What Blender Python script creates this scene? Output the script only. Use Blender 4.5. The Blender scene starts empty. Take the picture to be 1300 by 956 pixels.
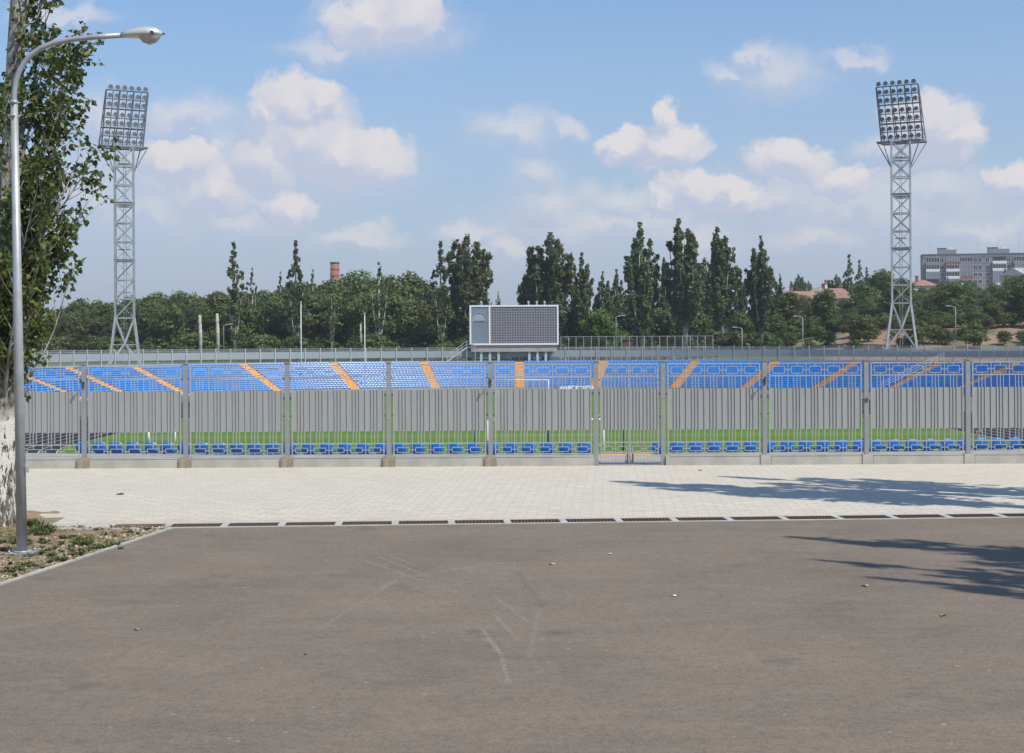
import bpy, math, random
from mathutils import Vector, Matrix
R = math.radians
PI = math.pi
rnd = random.Random(7)
scene = bpy.context.scene
COL = scene.collection
CAMZ, F, ROLL = 3.2, 2000.0, R(0.30)

# ---------------------------------------------------------------- survey helpers (photo pixel -> world metres)
def unroll(x, y):
    a, b = x - 650.0, y - 435.0
    return a*math.cos(ROLL) - b*math.sin(ROLL), a*math.sin(ROLL) + b*math.cos(ROLL)
def at(x, y, d):
    a, b = unroll(x, y)
    return Vector((a/F*d, d, CAMZ - b/F*d))
def gd(x, y, z=0.0):
    a, b = unroll(x, y)
    d = (CAMZ - z)*F/b
    return Vector((a/F*d, d, z))
def sst(a, b, x):
    t = max(0.0, min(1.0, (x-a)/(b-a)))
    return t*t*(3-2*t)

# ---------------------------------------------------------------- mesh builder
class MB:
    def __init__(s): s.v = []; s.f = []; s.m = []; s.sm = []
    def face(s, pts, mi=0, sm=False):
        n = len(s.v); s.v += [tuple(p) for p in pts]; s.f.append(tuple(range(n, n+len(pts)))); s.m.append(mi); s.sm.append(sm)
    def box(s, x0, x1, y0, y1, z0, z1, mi=0, M=None):
        c = [Vector((x, y, z)) for z in (z0, z1) for (x, y) in ((x0, y0), (x1, y0), (x1, y1), (x0, y1))]
        if M: c = [M @ p for p in c]
        n = len(s.v); s.v += [tuple(p) for p in c]
        for q in ((3, 2, 1, 0), (4, 5, 6, 7), (0, 1, 5, 4), (1, 2, 6, 5), (2, 3, 7, 6), (3, 0, 4, 7)):
            s.f.append(tuple(n+i for i in q)); s.m.append(mi); s.sm.append(False)
    def bar(s, a, b, w, h=None, mi=0, up=Vector((0, 0, 1))):
        a = Vector(a); b = Vector(b); h = h or w
        d = (b-a); L = d.length
        if L < 1e-6: return
        d /= L
        if abs(d.dot(up)) > .98: up = Vector((0, 1, 0))
        sx = d.cross(up).normalized(); sy = sx.cross(d)
        n = len(s.v)
        for p in (a, b):
            for (i, j) in ((-1, -1), (1, -1), (1, 1), (-1, 1)):
                s.v.append(tuple(p + sx*(i*w/2) + sy*(j*h/2)))
        for q in ((0, 1, 2, 3), (7, 6, 5, 4), (0, 4, 5, 1), (1, 5, 6, 2), (2, 6, 7, 3), (3, 7, 4, 0)):
            s.f.append(tuple(n+i for i in q)); s.m.append(mi); s.sm.append(False)
    def tube(s, pts, rad, n=8, mi=0, cap=True, sm=True):
        pts = [Vector(p) for p in pts]
        if not isinstance(rad, (list, tuple)): rad = [rad]*len(pts)
        base = len(s.v); k = len(pts); u = None
        for i, p in enumerate(pts):
            d = (pts[min(i+1, k-1)] - pts[max(i-1, 0)]).normalized()
            if u is None:
                u = d.orthogonal().normalized()
            else:
                u = (u - d*u.dot(d)).normalized()
            w = d.cross(u)
            for j in range(n):
                t = 2*PI*j/n
                s.v.append(tuple(p + (u*math.cos(t) + w*math.sin(t))*rad[i]))
        for i in range(k-1):
            for j in range(n):
                a = base+i*n+j; b = base+i*n+(j+1) % n
                s.f.append((a, b, b+n, a+n)); s.m.append(mi); s.sm.append(sm)
        if cap:
            s.f.append(tuple(base+j for j in reversed(range(n)))); s.m.append(mi); s.sm.append(False)
            s.f.append(tuple(base+(k-1)*n+j for j in range(n))); s.m.append(mi); s.sm.append(False)
    def data(s, name, mats):
        me = bpy.data.meshes.new(name); me.from_pydata(s.v, [], s.f)
        me.polygons.foreach_set('material_index', s.m)
        me.polygons.foreach_set('use_smooth', s.sm)
        for m in (mats if isinstance(mats, (list, tuple)) else [mats]): me.materials.append(m)
        me.update(); return me
    def build(s, name, mats, parent=None, loc=None, rz=0):
        return link(name, s.data(name, mats), parent, loc, rz)

def link(name, data, parent=None, loc=None, rz=0):
    o = bpy.data.objects.new(name, data); COL.objects.link(o)
    if parent: o.parent = parent
    if loc is not None: o.location = loc
    o.rotation_euler.z = rz
    return o
def tag(o, label=None, cat=None, group=None, kind=None):
    if label: o['label'] = label
    if cat: o['category'] = cat
    if group: o['group'] = group
    if kind: o['kind'] = kind
    return o
def empty(name, loc=(0, 0, 0), rz=0, **k):
    o = bpy.data.objects.new(name, None); COL.objects.link(o)
    o.location = loc; o.rotation_euler.z = rz; o.empty_display_size = .2
    return tag(o, **k)
def copy_tree(o, parent=None):
    c = o.copy(); COL.objects.link(c)
    if parent: c.parent = parent
    for ch in list(o.children): copy_tree(ch, c)
    return c

# ---------------------------------------------------------------- materials
class NT:
    def __init__(s, tree): s.t = tree; s.n = tree.nodes; s.l = tree.links
    def new(s, typ, **k):
        n = s.n.new(typ)
        for a, b in k.items():
            if a.startswith('i_'): n.inputs[a[2:].replace('_', ' ')].default_value = b
            else: setattr(n, a, b)
        return n
    def link(s, a, b): s.l.new(a, b)
    def math(s, op, a, b=None, c=None, clamp=False):
        n = s.n.new('ShaderNodeMath'); n.operation = op; n.use_clamp = clamp
        for i, v in enumerate((a, b, c)):
            if v is None: continue
            if isinstance(v, (int, float)): n.inputs[i].default_value = v
            else: s.l.new(v, n.inputs[i])
        return n.outputs[0]
    def vmath(s, op, a, b=None, c=None):
        n = s.n.new('ShaderNodeVectorMath'); n.operation = op
        for i, v in enumerate((a, b, c)):
            if v is None: continue
            if isinstance(v, (tuple, list)): n.inputs[i].default_value = v
            elif isinstance(v, (int, float)): n.inputs[i].default_value = (v, v, v)
            else: s.l.new(v, n.inputs[i])
        return n.outputs['Value'] if op in ('LENGTH', 'DISTANCE', 'DOT_PRODUCT') else n.outputs[0]
    def mix(s, f, a, b, blend='MIX'):
        n = s.n.new('ShaderNodeMix'); n.data_type = 'RGBA'; n.blend_type = blend
        for sock, v in ((n.inputs[0], f), (n.inputs[6], a), (n.inputs[7], b)):
            if isinstance(v, (int, float)): sock.default_value = v
            elif isinstance(v, (tuple, list)): sock.default_value = (*v[:3], 1)
            else: s.l.new(v, sock)
        return n.outputs[2]
    def noise(s, vec, scale, detail=4, rough=.6, col=False):
        n = s.n.new('ShaderNodeTexNoise'); n.inputs['Scale'].default_value = scale
        n.inputs['Detail'].default_value = detail; n.inputs['Roughness'].default_value = rough
        if vec is not None: s.l.new(vec, n.inputs['Vector'])
        return n.outputs['Color' if col else 'Fac']
    def ramp(s, f, stops):
        n = s.n.new('ShaderNodeValToRGB'); cr = n.color_ramp
        while len(cr.elements) < len(stops): cr.elements.new(.5)
        for e, (p, c) in zip(cr.elements, stops):
            e.position = p; e.color = (*c, 1) if isinstance(c, (tuple, list)) else (c, c, c, 1)
        s.l.new(f, n.inputs[0]); return n.outputs[0]
    def maprange(s, v, a, b, c=0.0, d=1.0, smooth=False):
        n = s.n.new('ShaderNodeMapRange'); n.clamp = True
        if smooth: n.interpolation_type = 'SMOOTHSTEP'
        s.l.new(v, n.inputs[0])
        for i, x in enumerate((a, b, c, d)):
            if isinstance(x, (int, float)): n.inputs[i+1].default_value = x
            else: s.l.new(x, n.inputs[i+1])
        return n.outputs[0]

def base_mat(name):
    m = bpy.data.materials.new(name); m.use_nodes = True
    t = NT(m.node_tree); b = m.node_tree.nodes['Principled BSDF']
    t.b = b; t.tc = t.new('ShaderNodeTexCoord'); t.obj = t.tc.outputs['Object']
    return m, t
def setc(t, c): t.link(c, t.b.inputs['Base Color'])
def bump(t, h, strength=.3, dist=.01):
    n = t.new('ShaderNodeBump'); n.inputs['Strength'].default_value = strength; n.inputs['Distance'].default_value = dist
    t.link(h, n.inputs['Height']); t.link(n.outputs[0], t.b.inputs['Normal'])

def surf(name, c, rough=.6, metal=0.0, var=.25, scale=3.0, c2=None, bmp=0, spec=.5):
    m, t = base_mat(name)
    c2 = c2 or tuple(x*(1-var) for x in c)
    f = t.noise(t.obj, scale, 5, .6)
    f = t.maprange(f, .35, .65)
    setc(t, t.mix(f, c, c2))
    t.b.inputs['Roughness'].default_value = rough; t.b.inputs['Metallic'].default_value = metal
    t.b.inputs['Specular IOR Level'].default_value = spec
    if bmp: bump(t, t.noise(t.obj, scale*8, 4, .7), bmp, .01)
    return m

def foliage(name, dark, light, transl=.3, rough=.5):
    m = bpy.data.materials.new(name); m.use_nodes = True
    t = NT(m.node_tree); b = t.n['Principled BSDF']
    g = t.new('ShaderNodeNewGeometry'); oi = t.new('ShaderNodeObjectInfo'); tc = t.new('ShaderNodeTexCoord')
    f = t.math('ADD', t.math('MULTIPLY', g.outputs['Random Per Island'], .6), t.math('MULTIPLY', t.noise(tc.outputs['Object'], .7, 2), .5))
    c = t.mix(t.maprange(f, .1, .95), dark, light)
    hs = t.new('ShaderNodeHueSaturation'); t.link(c, hs.inputs['Color'])
    t.link(t.math('MULTIPLY_ADD', oi.outputs['Random'], .035, .483), hs.inputs['Hue'])
    t.link(t.math('MULTIPLY_ADD', oi.outputs['Random'], .35, .8), hs.inputs['Value'])
    t.link(hs.outputs[0], b.inputs['Base Color']); b.inputs['Roughness'].default_value = rough
    b.inputs['Specular IOR Level'].default_value = .35
    tr = t.new('ShaderNodeBsdfTranslucent'); t.link(hs.outputs[0], tr.inputs['Color'])
    mx = t.new('ShaderNodeMixShader'); mx.inputs[0].default_value = transl
    t.link(b.outputs[0], mx.inputs[1]); t.link(tr.outputs[0], mx.inputs[2])
    t.link(mx.outputs[0], t.n['Material Output'].inputs['Surface'])
    return m

M = {}
M['galv'] = surf('galvanised_paint', (.42, .44, .46), .45, .3, .18, 6)
M['post'] = surf('fence_post_paint', (.3, .305, .31), .5, .1, .15, 5)
M['fence_bar'] = surf('fence_bar_paint', (.4, .405, .41), .45, .1, .12, 5)
M['tower'] = surf('tower_steel', (.42, .45, .47), .4, .25, .25, 1.2)
M['tower_dark'] = surf('tower_head_steel', (.2, .22, .25), .5, .2, .2, 1)
M['lampbody'] = surf('flood_body', (.16, .17, .19), .4, .3, .2, 4)
M['lampglass'] = surf('flood_glass', (.15, .16, .18), .3, .3, .1, 4)
M['concrete'] = surf('concrete', (.46, .45, .41), .85, 0, .22, 2.2, bmp=.3)
M['stained'] = surf('stained_concrete', (.36, .32, .23), .9, 0, .3, 6, c2=(.22, .19, .14), bmp=.4)
M['terrace'] = surf('terrace_concrete', (.38, .37, .35), .85, 0, .25, .8)
M['white'] = surf('white_paint', (.8, .81, .82), .45, 0, .08, 3)
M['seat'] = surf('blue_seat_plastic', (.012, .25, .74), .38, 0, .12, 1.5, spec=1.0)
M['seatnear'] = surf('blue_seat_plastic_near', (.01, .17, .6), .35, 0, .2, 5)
M['orange'] = surf('orange_step_paint', (.88, .42, .045), .6, 0, .12, 2)
M['bark_pale'] = surf('pale_poplar_bark', (.52, .5, .45), .9, 0, .5, 1.2, c2=(.2, .19, .16))
M['bark_dark'] = surf('dark_bark', (.1, .08, .06), .9, 0, .4, 2)
M['leaf_pop'] = foliage('poplar_leaves', (.09, .12, .052), (.21, .25, .115), .38)
M['leaf_wood'] = foliage('wood_leaves', (.058, .086, .022), (.15, .19, .05))
M['leaf_bright'] = foliage('bright_leaves', (.07, .15, .02), (.13, .26, .035))
M['leaf_near'] = foliage('near_poplar_leaves', (.055, .085, .022), (.18, .23, .065), .4, .36)
M['weed'] = foliage('weed_leaves', (.07, .1, .03), (.17, .21, .07))
M['drygrass'] = foliage('dry_grass', (.25, .2, .1), (.4, .34, .2))
M['green_pole'] = surf('green_pole_paint', (.01, .09, .045), .5, 0, .1, 2)
M['pale_teal'] = surf('board_leg_paint', (.42, .55, .58), .5, 0, .12, 1)
M['rail'] = surf('rail_galv', (.5, .51, .52), .5, .1, .15, 2)
M['roof_red'] = surf('red_tile_roof', (.36, .2, .16), .8, 0, .3, .6)
M['roof_grey'] = surf('grey_sheet_roof', (.45, .43, .42), .7, 0, .2, .6)
M['housewall'] = surf('house_wall', (.62, .55, .42), .8, 0, .15, .5)
M['glass'] = surf('window_glass', (.03, .04, .05), .12, 0, .2, .3, spec=.8)
M['glass_pale'] = surf('balcony_glazing', (.2, .25, .29), .2, 0, .4, .15, spec=.8)
M['panel_grey'] = surf('facade_panel', (.27, .29, .33), .85, 0, .18, .12)
M['panel_dark'] = surf('facade_trim', (.16, .15, .16), .85, 0, .2, .3)
M['apron'] = surf('apron_asphalt', (.15, .15, .15), .9, 0, .2, .3)
M['line'] = surf('lane_paint', (.55, .55, .55), .8, 0, .15, 1)
M['stone'] = surf('pebbles', (.5, .44, .36), .9, 0, .4, 12, c2=(.24, .2, .16))
M['deadleaf'] = surf('dead_leaf', (.16, .09, .04), .8, 0, .3, 20)
M['rust'] = surf('cast_iron', (.07, .055, .05), .75, .2, .4, 14, c2=(.14, .08, .055))
M['hole'] = surf('drain_dark', (.012, .012, .012), .9)

def sheet_mat(name, c, opac=.06):
    m, t = base_mat(name)
    mp = t.new('ShaderNodeMapping'); mp.inputs['Scale'].default_value = (9, 9, .8); t.link(t.obj, mp.inputs[0])
    f = t.noise(mp.outputs[0], 1.0, 4, .6)
    f2 = t.noise(t.obj, .7, 3, .6)
    col = t.mix(t.maprange(f, .3, .7), c, tuple(x*.86 for x in c))
    col = t.mix(t.math('MULTIPLY', t.maprange(f2, .4, .75), .35), col, tuple(x*.78 for x in c))
    setc(t, col); t.b.inputs['Roughness'].default_value = .45
    if opac:
        tr = t.new('ShaderNodeBsdfTransparent'); mx = t.new('ShaderNodeMixShader'); mx.inputs[0].default_value = opac
        t.link(t.b.outputs[0], mx.inputs[1]); t.link(tr.outputs[0], mx.inputs[2])
        t.link(mx.outputs[0], t.n['Material Output'].inputs['Surface'])
    return m
M['sheet'] = sheet_mat('fence_infill_sheet', (.36, .375, .365), .05)
M['far_sheet'] = sheet_mat('far_fence_sheet', (.4, .48, .52), 0)

def mk_asphalt():
    m, t = base_mat('old_asphalt')
    P = t.obj
    big = t.noise(P, .35, 5, .6); med = t.noise(P, 3, 5, .65); fine = t.noise(P, 90, 3, .7)
    mp = t.new('ShaderNodeMapping'); mp.inputs['Scale'].default_value = (.5, 1.0, 1); mp.inputs['Rotation'].default_value = (0, 0, R(4)); t.link(P, mp.inputs[0])
    streak = t.noise(mp.outputs[0], 2.4, 7, .72)
    c = t.mix(t.maprange(big, .3, .7), (.122, .1, .08), (.205, .166, .127))
    c = t.mix(t.math('MULTIPLY', t.maprange(streak, .42, .75), .6), c, (.25, .205, .16))
    c = t.mix(t.math('MULTIPLY', t.maprange(med, .5, .8), .4), c, (.115, .095, .075))
    c = t.mix(t.math('MULTIPLY', t.maprange(fine, .42, .7), .6), c, (.28, .235, .185))
    c = t.mix(t.math('MULTIPLY', t.maprange(t.noise(P, 60, 2, .5), .6, .75), .6), c, (.07, .062, .055))
    g1 = t.noise(P, 28, 4, .75); g2 = t.noise(P, 9, 5, .75)
    c = t.mix(t.math('MULTIPLY', t.maprange(g1, .5, .68), .4), c, (.3, .255, .205))
    c = t.mix(t.math('MULTIPLY', t.maprange(g1, .5, .32), .4), c, (.075, .062, .05))
    c = t.mix(t.math('MULTIPLY', t.maprange(g2, .52, .38), .4), c, (.1, .083, .066))
    vo = t.new('ShaderNodeTexVoronoi'); vo.inputs['Scale'].default_value = 3.2; t.link(P, vo.inputs['Vector'])
    spk = t.math('MULTIPLY', t.maprange(vo.outputs['Distance'], .045, .09, 1, 0), t.math('GREATER_THAN', t.noise(P, 1.3, 2, .5), .5))
    c = t.mix(t.math('MULTIPLY', spk, .55), c, (.4, .36, .3))
    oil = t.maprange(t.noise(P, .9, 4, .55), .62, .72)
    c = t.mix(t.math('MULTIPLY', oil, .45), c, (.085, .074, .062))
    # scuffs and tyre scrapes
    segs = [((465,712),(538,738),.02,1),((480,706),(545,732),.02,.9),((492,704),(530,718),.015,.8),((500,733),(642,714),.03,1),((640,714),(500,736),.02,.5),
            ((400,727+75),(505,735),.03,.45),((575,743),(640,728),.02,.7),((612,798),(636,830),.022,1.2),((636,830),(646,867),.02,1),
            ((628,757),(668,788),.02,.8),((625,778),(657,812),.018,.8),((676,816),(672,835),.03,.5),((685,775),(675,815),.02,.6),((696,770),(685,775),.02,.5),((678,838),(686,856),.03,.3),
            ((655,725),(690,772),.04,-1),((800,768),(850,771),.02,.5),((235,860),(330,830),.04,.3),((0,800),(160,770),.06,.3),((560,745),(600,760),.04,.3),((1000,735),(1090,738),.02,.3)]
    sx = t.new('ShaderNodeSeparateXYZ'); t.link(P, sx.inputs[0])
    flat = t.new('ShaderNodeCombineXYZ'); t.link(sx.outputs[0], flat.inputs[0]); t.link(sx.outputs[1], flat.inputs[1])
    wob = t.vmath('MULTIPLY_ADD', t.noise(P, 2.5, 3, .6, col=True), (.05, .16, 0), (-.025, -.08, 0))
    Q = t.vmath('ADD', flat.outputs[0], wob)
    acc = None; accd = None
    for (a, b, w, s) in segs:
        A = gd(*a); B = gd(*b); d = (B-A); d.z = 0; A.z = 0; L2 = d.length_squared
        rel = t.vmath('SUBTRACT', Q, tuple(A))
        h = t.math('MULTIPLY', t.vmath('DOT_PRODUCT', rel, tuple(d)), 1/L2, clamp=True)
        pr = t.new('ShaderNodeVectorMath', operation='SCALE'); pr.inputs[0].default_value = tuple(d); t.link(h, pr.inputs['Scale'])
        dist = t.vmath('DISTANCE', rel, pr.outputs[0])
        v = t.maprange(dist, w*.4, w*1.8, abs(s), 0)
        if s > 0: acc = v if acc is None else t.math('MAXIMUM', acc, v)
        else: accd = v if accd is None else t.math('MAXIMUM', accd, v)
    brk = t.maprange(t.noise(P, 14, 3, .7), .35, .6)
    c = t.mix(t.math('MULTIPLY', t.math('MULTIPLY', acc, brk), .36), c, (.36, .335, .31))
    c = t.mix(t.math('MULTIPLY', accd, .2), c, (.08, .07, .065))
    setc(t, c); t.b.inputs['Roughness'].default_value = .85; t.b.inputs['Specular IOR Level'].default_value = .25
    bump(t, g1, .5, .02)
    return m
M['asphalt'] = mk_asphalt()

def mk_pavers():
    m, t = base_mat('light_pavers')
    mp = t.new('ShaderNodeMapping'); mp.inputs['Rotation'].default_value = (0, 0, R(3.6)); t.link(t.obj, mp.inputs[0])
    wv = t.vmath('ADD', mp.outputs[0], t.vmath('MULTIPLY_ADD', t.noise(t.obj, .8, 3, .6, col=True), (.12, .12, 0), (-.06, -.06, 0)))
    br = t.new('ShaderNodeTexBrick'); t.link(wv, br.inputs['Vector'])
    br.inputs['Scale'].default_value = 1; br.inputs['Brick Width'].default_value = .4; br.inputs['Row Height'].default_value = .25
    br.inputs['Mortar Size'].default_value = .02; br.inputs['Mortar Smooth'].default_value = .6; br.inputs['Bias'].default_value = .0
    br.inputs['Color1'].default_value = (.54, .5, .425, 1); br.inputs['Color2'].default_value = (.6, .56, .475, 1); br.inputs['Mortar'].default_value = (.4, .37, .31, 1)
    big = t.noise(t.obj, .25, 4, .6); med = t.noise(t.obj, 2.2, 5, .65)
    mp2 = t.new('ShaderNodeMapping'); mp2.inputs['Scale'].default_value = (.8, 2.6, 1); mp2.inputs['Rotation'].default_value = (0, 0, R(-14)); t.link(t.obj, mp2.inputs[0])
    rip = t.noise(mp2.outputs[0], 2.6, 6, .72)
    c = t.mix(t.math('MULTIPLY', t.maprange(big, .4, .7), .5), br.outputs[0], (.5, .46, .39))
    c = t.mix(t.math('MULTIPLY', t.maprange(med, .5, .75), .3), c, (.44, .41, .36))
    c = t.mix(t.math('MULTIPLY', t.maprange(rip, .45, .62), .75), c, (.42, .395, .345))
    # blown soil near the drain edge
    sx = t.new('ShaderNodeSeparateXYZ'); t.link(t.obj, sx.inputs[0])
    e = t.math('SUBTRACT', sx.outputs[1], t.math('MULTIPLY_ADD', sx.outputs[0], .063, 28.2))
    soil = t.math('MULTIPLY', t.maprange(e, .25, 1.3, 1, 0), t.maprange(sx.outputs[0], -7, 2, .9, .1))
    c = t.mix(t.math('MULTIPLY', soil, t.maprange(med, .35, .6)), c, (.45, .34, .23))
    setc(t, c); t.b.inputs['Roughness'].default_value = .85; t.b.inputs['Specular IOR Level'].default_value = .3
    bump(t, br.outputs['Fac'], -.5, .01)
    return m
M['pavers'] = mk_pavers()

def mk_ground():
    m, t = base_mat('dry_ground')
    n1 = t.noise(t.obj, .06, 6, .65); n2 = t.noise(t.obj, .5, 5, .7)
    c = t.mix(t.maprange(n2, .35, .65), (.2, .13, .085), (.3, .22, .15))
    sx = t.new('ShaderNodeSeparateXYZ'); t.link(t.obj, sx.inputs[0])
    a = t.math('DIVIDE', sx.outputs[0], t.math('MAXIMUM', sx.outputs[1], 1.0))
    c = t.mix(t.maprange(t.math('ADD', n1, t.maprange(a, .1, .22, .22, -.05)), .45, .56), c, t.mix(n2, (.05, .075, .025), (.12, .15, .05)))
    setc(t, c); t.b.inputs['Roughness'].default_value = .95
    return m
M['ground'] = mk_ground()
def mk_soil():
    m, t = base_mat('verge_soil')
    n1 = t.noise(t.obj, 1.2, 6, .65); n2 = t.noise(t.obj, 22, 5, .75)
    c = t.mix(t.maprange(n2, .35, .65), (.2, .125, .07), (.4, .3, .2))
    c = t.mix(t.math('MULTIPLY', t.maprange(n1, .48, .62), .7), c, (.14, .15, .06))
    setc(t, c); t.b.inputs['Roughness'].default_value = .95; bump(t, n2, .8, .03)
    return m
M['soil'] = mk_soil()
def mk_turf():
    m, t = base_mat('pitch_turf')
    sx = t.new('ShaderNodeSeparateXYZ'); t.link(t.obj, sx.inputs[0])
    st = t.math('SINE', t.math('MULTIPLY', sx.outputs[1], 2*PI/11))
    c = t.mix(t.maprange(st, -.3, .3), (.085, .16, .022), (.105, .19, .03))
    c = t.mix(t.math('MULTIPLY', t.maprange(t.noise(t.obj, .3, 6, .7), .4, .7), .5), c, (.13, .19, .045))
    setc(t, c); t.b.inputs['Roughness'].default_value = .9; t.b.inputs['Specular IOR Level'].default_value = .2
    return m
M['turf'] = mk_turf()
M['track'] = surf('black_track', (.028, .028, .03), .9, 0, .3, .5, spec=.2)

def mk_brick():
    m, t = base_mat('chimney_brick')
    n = t.noise(t.obj, 1.5, 4, .7); setc(t, t.mix(t.maprange(n, .35, .65), (.3, .15, .105), (.2, .1, .075))); t.b.inputs['Roughness'].default_value = .9
    return m
M['brick'] = mk_brick()
def mk_screen():
    m, t = base_mat('screen_modules')
    br = t.new('ShaderNodeTexBrick'); br.offset = 0; br.squash = 1
    mp = t.new('ShaderNodeMapping'); mp.inputs['Rotation'].default_value = (R(90), 0, 0); t.link(t.obj, mp.inputs[0])
    t.link(mp.outputs[0], br.inputs['Vector'])
    br.inputs['Scale'].default_value = 1; br.inputs['Brick Width'].default_value = .42; br.inputs['Row Height'].default_value = .42
    br.inputs['Mortar Size'].default_value = .05; br.inputs['Mortar Smooth'].default_value = .2
    br.inputs['Color1'].default_value = (.075, .07, .08, 1); br.inputs['Color2'].default_value = (.1, .095, .1, 1); br.inputs['Mortar'].default_value = (.3, .3, .32, 1)
    setc(t, br.outputs[0]); t.b.inputs['Roughness'].default_value = .6
    return m
M['screen'] = mk_screen()
M['board_left'] = surf('board_side_panel', (.2, .25, .29), .5, 0, .15, .4)
M['board_mark'] = surf('board_emblem', (.33, .38, .42), .5, 0, .1, .4)
M['board_dark'] = surf('board_dark', (.06, .07, .09), .5, 0, .1, .4)

# trunk with flaking whitewash (object z in metres from the ground)
def mk_trunk():
    m, t = base_mat('whitewashed_bark')
    sx = t.new('ShaderNodeSeparateXYZ'); t.link(t.obj, sx.inputs[0])
    mp = t.new('ShaderNodeMapping'); mp.inputs['Scale'].default_value = (6, 6, 2.2); t.link(t.obj, mp.inputs[0])
    crack = t.noise(mp.outputs[0], 2.2, 6, .75)
    bark = t.mix(t.maprange(crack, .4, .62), (.055, .04, .03), (.34, .33, .29))
    zz = t.math('ADD', sx.outputs[2], t.math('MULTIPLY', t.noise(t.obj, 2.5, 3, .7), 1.1))
    lime = t.math('MULTIPLY', t.maprange(zz, 2.35, 2.75, 1, 0), 1)
    thr = t.maprange(sx.outputs[2], .3, 1.9, .56, .4)
    peel = t.math('GREATER_THAN', crack, thr)
    f = t.math('MULTIPLY', lime, peel)
    up = t.maprange(sx.outputs[2], 2.2, 5)
    bark = t.mix(t.math('MULTIPLY', up, t.maprange(crack, .38, .55)), bark, (.4, .39, .34))
    setc(t, t.mix(f, bark, (.68, .67, .63))); t.b.inputs['Roughness'].default_value = .92
    bump(t, crack, 1.0, .05)
    return m
M['trunk_lime'] = mk_trunk()

# ---------------------------------------------------------------- ring geometry of the stadium
XN, YN, XF, YF = 3.1-1.16, 116.0, 3.1-1.88, 188.0
def rp(Rr, th, z=0.0):          # th in degrees: -90..90 far bend, 90..270 near bend
    t = R(th)
    if -90 <= th <= 90: return Vector((XF+Rr*math.sin(t), YF+Rr*math.cos(t), z))
    return Vector((XN+Rr*math.sin(t), YN+Rr*math.cos(t), z))
TH = [-90+180*i/72 for i in range(73)] + [90.001+179.998*i/72 for i in range(73)]
def ringstrip(mb, prof, ths=TH, closed=True, mi=0, zf=None):
    n = len(ths)
    base = len(mb.v)
    for (Rr, z) in prof:
        for th in ths:
            p = rp(Rr, th, z)
            if zf: p.z = zf(p.x, p.y)
            mb.v.append(tuple(p))
    for k in range(len(prof)-1):
        for i in range(n if closed else n-1):
            j = (i+1) % n
            mb.f.append((base+k*n+i, base+(k+1)*n+i, base+(k+1)*n+j, base+k*n+j)); mb.m.append(mi); mb.sm.append(False)

def hill(x, y):
    if y < 150: return -.03
    a = x/y
    d = y
    amp = sst(.10, .25, a)
    nz = 1.2*math.sin(x*.05+1)*math.sin(y*.043) + .6*math.sin(x*.13+y*.09)
    h = amp*(6.5*sst(242, 305, d) + 9*sst(305, 620, d) + nz*sst(245, 300, d))
    h += sst(-.02, -.2, a)*2*sst(320, 500, d)
    return -.03 + h

def stct(mb, name, mat): return tag(mb.build(name, mat), kind='structure')

Zp = -4.1
mb = MB(); ringstrip(mb, [(Rr, 0) for Rr in (73.4, 78, 84, 92, 102, 114, 128, 144, 162, 182, 205, 235, 270, 320, 380, 460, 600, 900, 1500, 2500)], zf=hill)
g = stct(mb, 'ground', M['ground'])
for p in g.data.polygons: p.use_smooth = True
def disc(mb, Rr, z):
    mb.face([rp(Rr, th, z) for th in reversed(TH)])
mb = MB(); disc(mb, 34.0, Zp); stct(mb, 'pitch', M['turf'])
mb = MB(); ringstrip(mb, [(34.0, Zp+.004), (43.9, Zp+.004)]); stct(mb, 'running_track', M['track'])
mb = MB(); ringstrip(mb, [(43.9, Zp), (60.2, Zp)]); stct(mb, 'apron', M['apron'])
mb = MB()
for k in range(9):
    r0 = 34.08+k*1.215; ringstrip(mb, [(r0, Zp+.008), (r0+.075, Zp+.008)])
stct(mb, 'lane_markings', M['line'])
def sx_(x, y): return 3.1-.01*y+x

# ---------------------------------------------------------------- stand
NR, RI, TR, RS = 14, 60.0, .8, .28
prof = [(RI, Zp), (RI, Zp+.3)]
for i in range(NR):
    z = Zp+.3+i*RS; prof.append((RI+(i+1)*TR, z)); prof.append((RI+(i+1)*TR, z+RS if i < NR-1 else 0.004))
prof.append((73.6, 0.004))
stand = empty('seating_bowl', (0, 0, 0), label='sunken concrete stadium bowl with stepped rows behind the grey fence', cat='stadium stand')
mb = MB(); ringstrip(mb, prof); mb.build('terrace', M['terrace'], stand)
AISLES = [-85, -73, -63, -53, -37.2, -24.9, -12.7, 0, 11.2, 23.4, 34.3, 45.5, 58, 70, 82]
NEARA = 180-math.degrees(math.asin((3.2-XN)/70.6))
def aisle(th, near=False):
    mb = MB()
    c = Vector((XF, YF, 0)) if not near else Vector((XN, YN, 0))
    t = R(th); d = Vector((math.sin(t), math.cos(t), 0)); n = Vector((d.y, -d.x, 0))
    Mx = Matrix((( n.x, d.x, 0, c.x), (n.y, d.y, 0, c.y), (0, 0, 1, 0), (0, 0, 0, 1)))
    w = .72
    for i in range(NR):
        z = Zp+.3+i*RS
        for h in (0, 1):
            zz = z + h*RS/2
            top = zz + .012
            mb.box(-w, w, RI+i*TR+h*TR/2+.006, RI+(i+1)*TR+.004+(h == 0)*0, z-.05, top, 0, Mx)
            if h == 0: continue
    if near: mb.box(-w, w, RI+NR*TR-.02, RI+NR*TR+.35, -.1, .016, 0, Mx)
    else: mb.box(-w, w, RI+NR*TR-.02, RI+NR*TR+.5, -.1, .016, 0, Mx)
    mb.build('aisle_steps', M['orange'], stand)
for a in AISLES: aisle(a)
aisle(NEARA, True)

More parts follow.
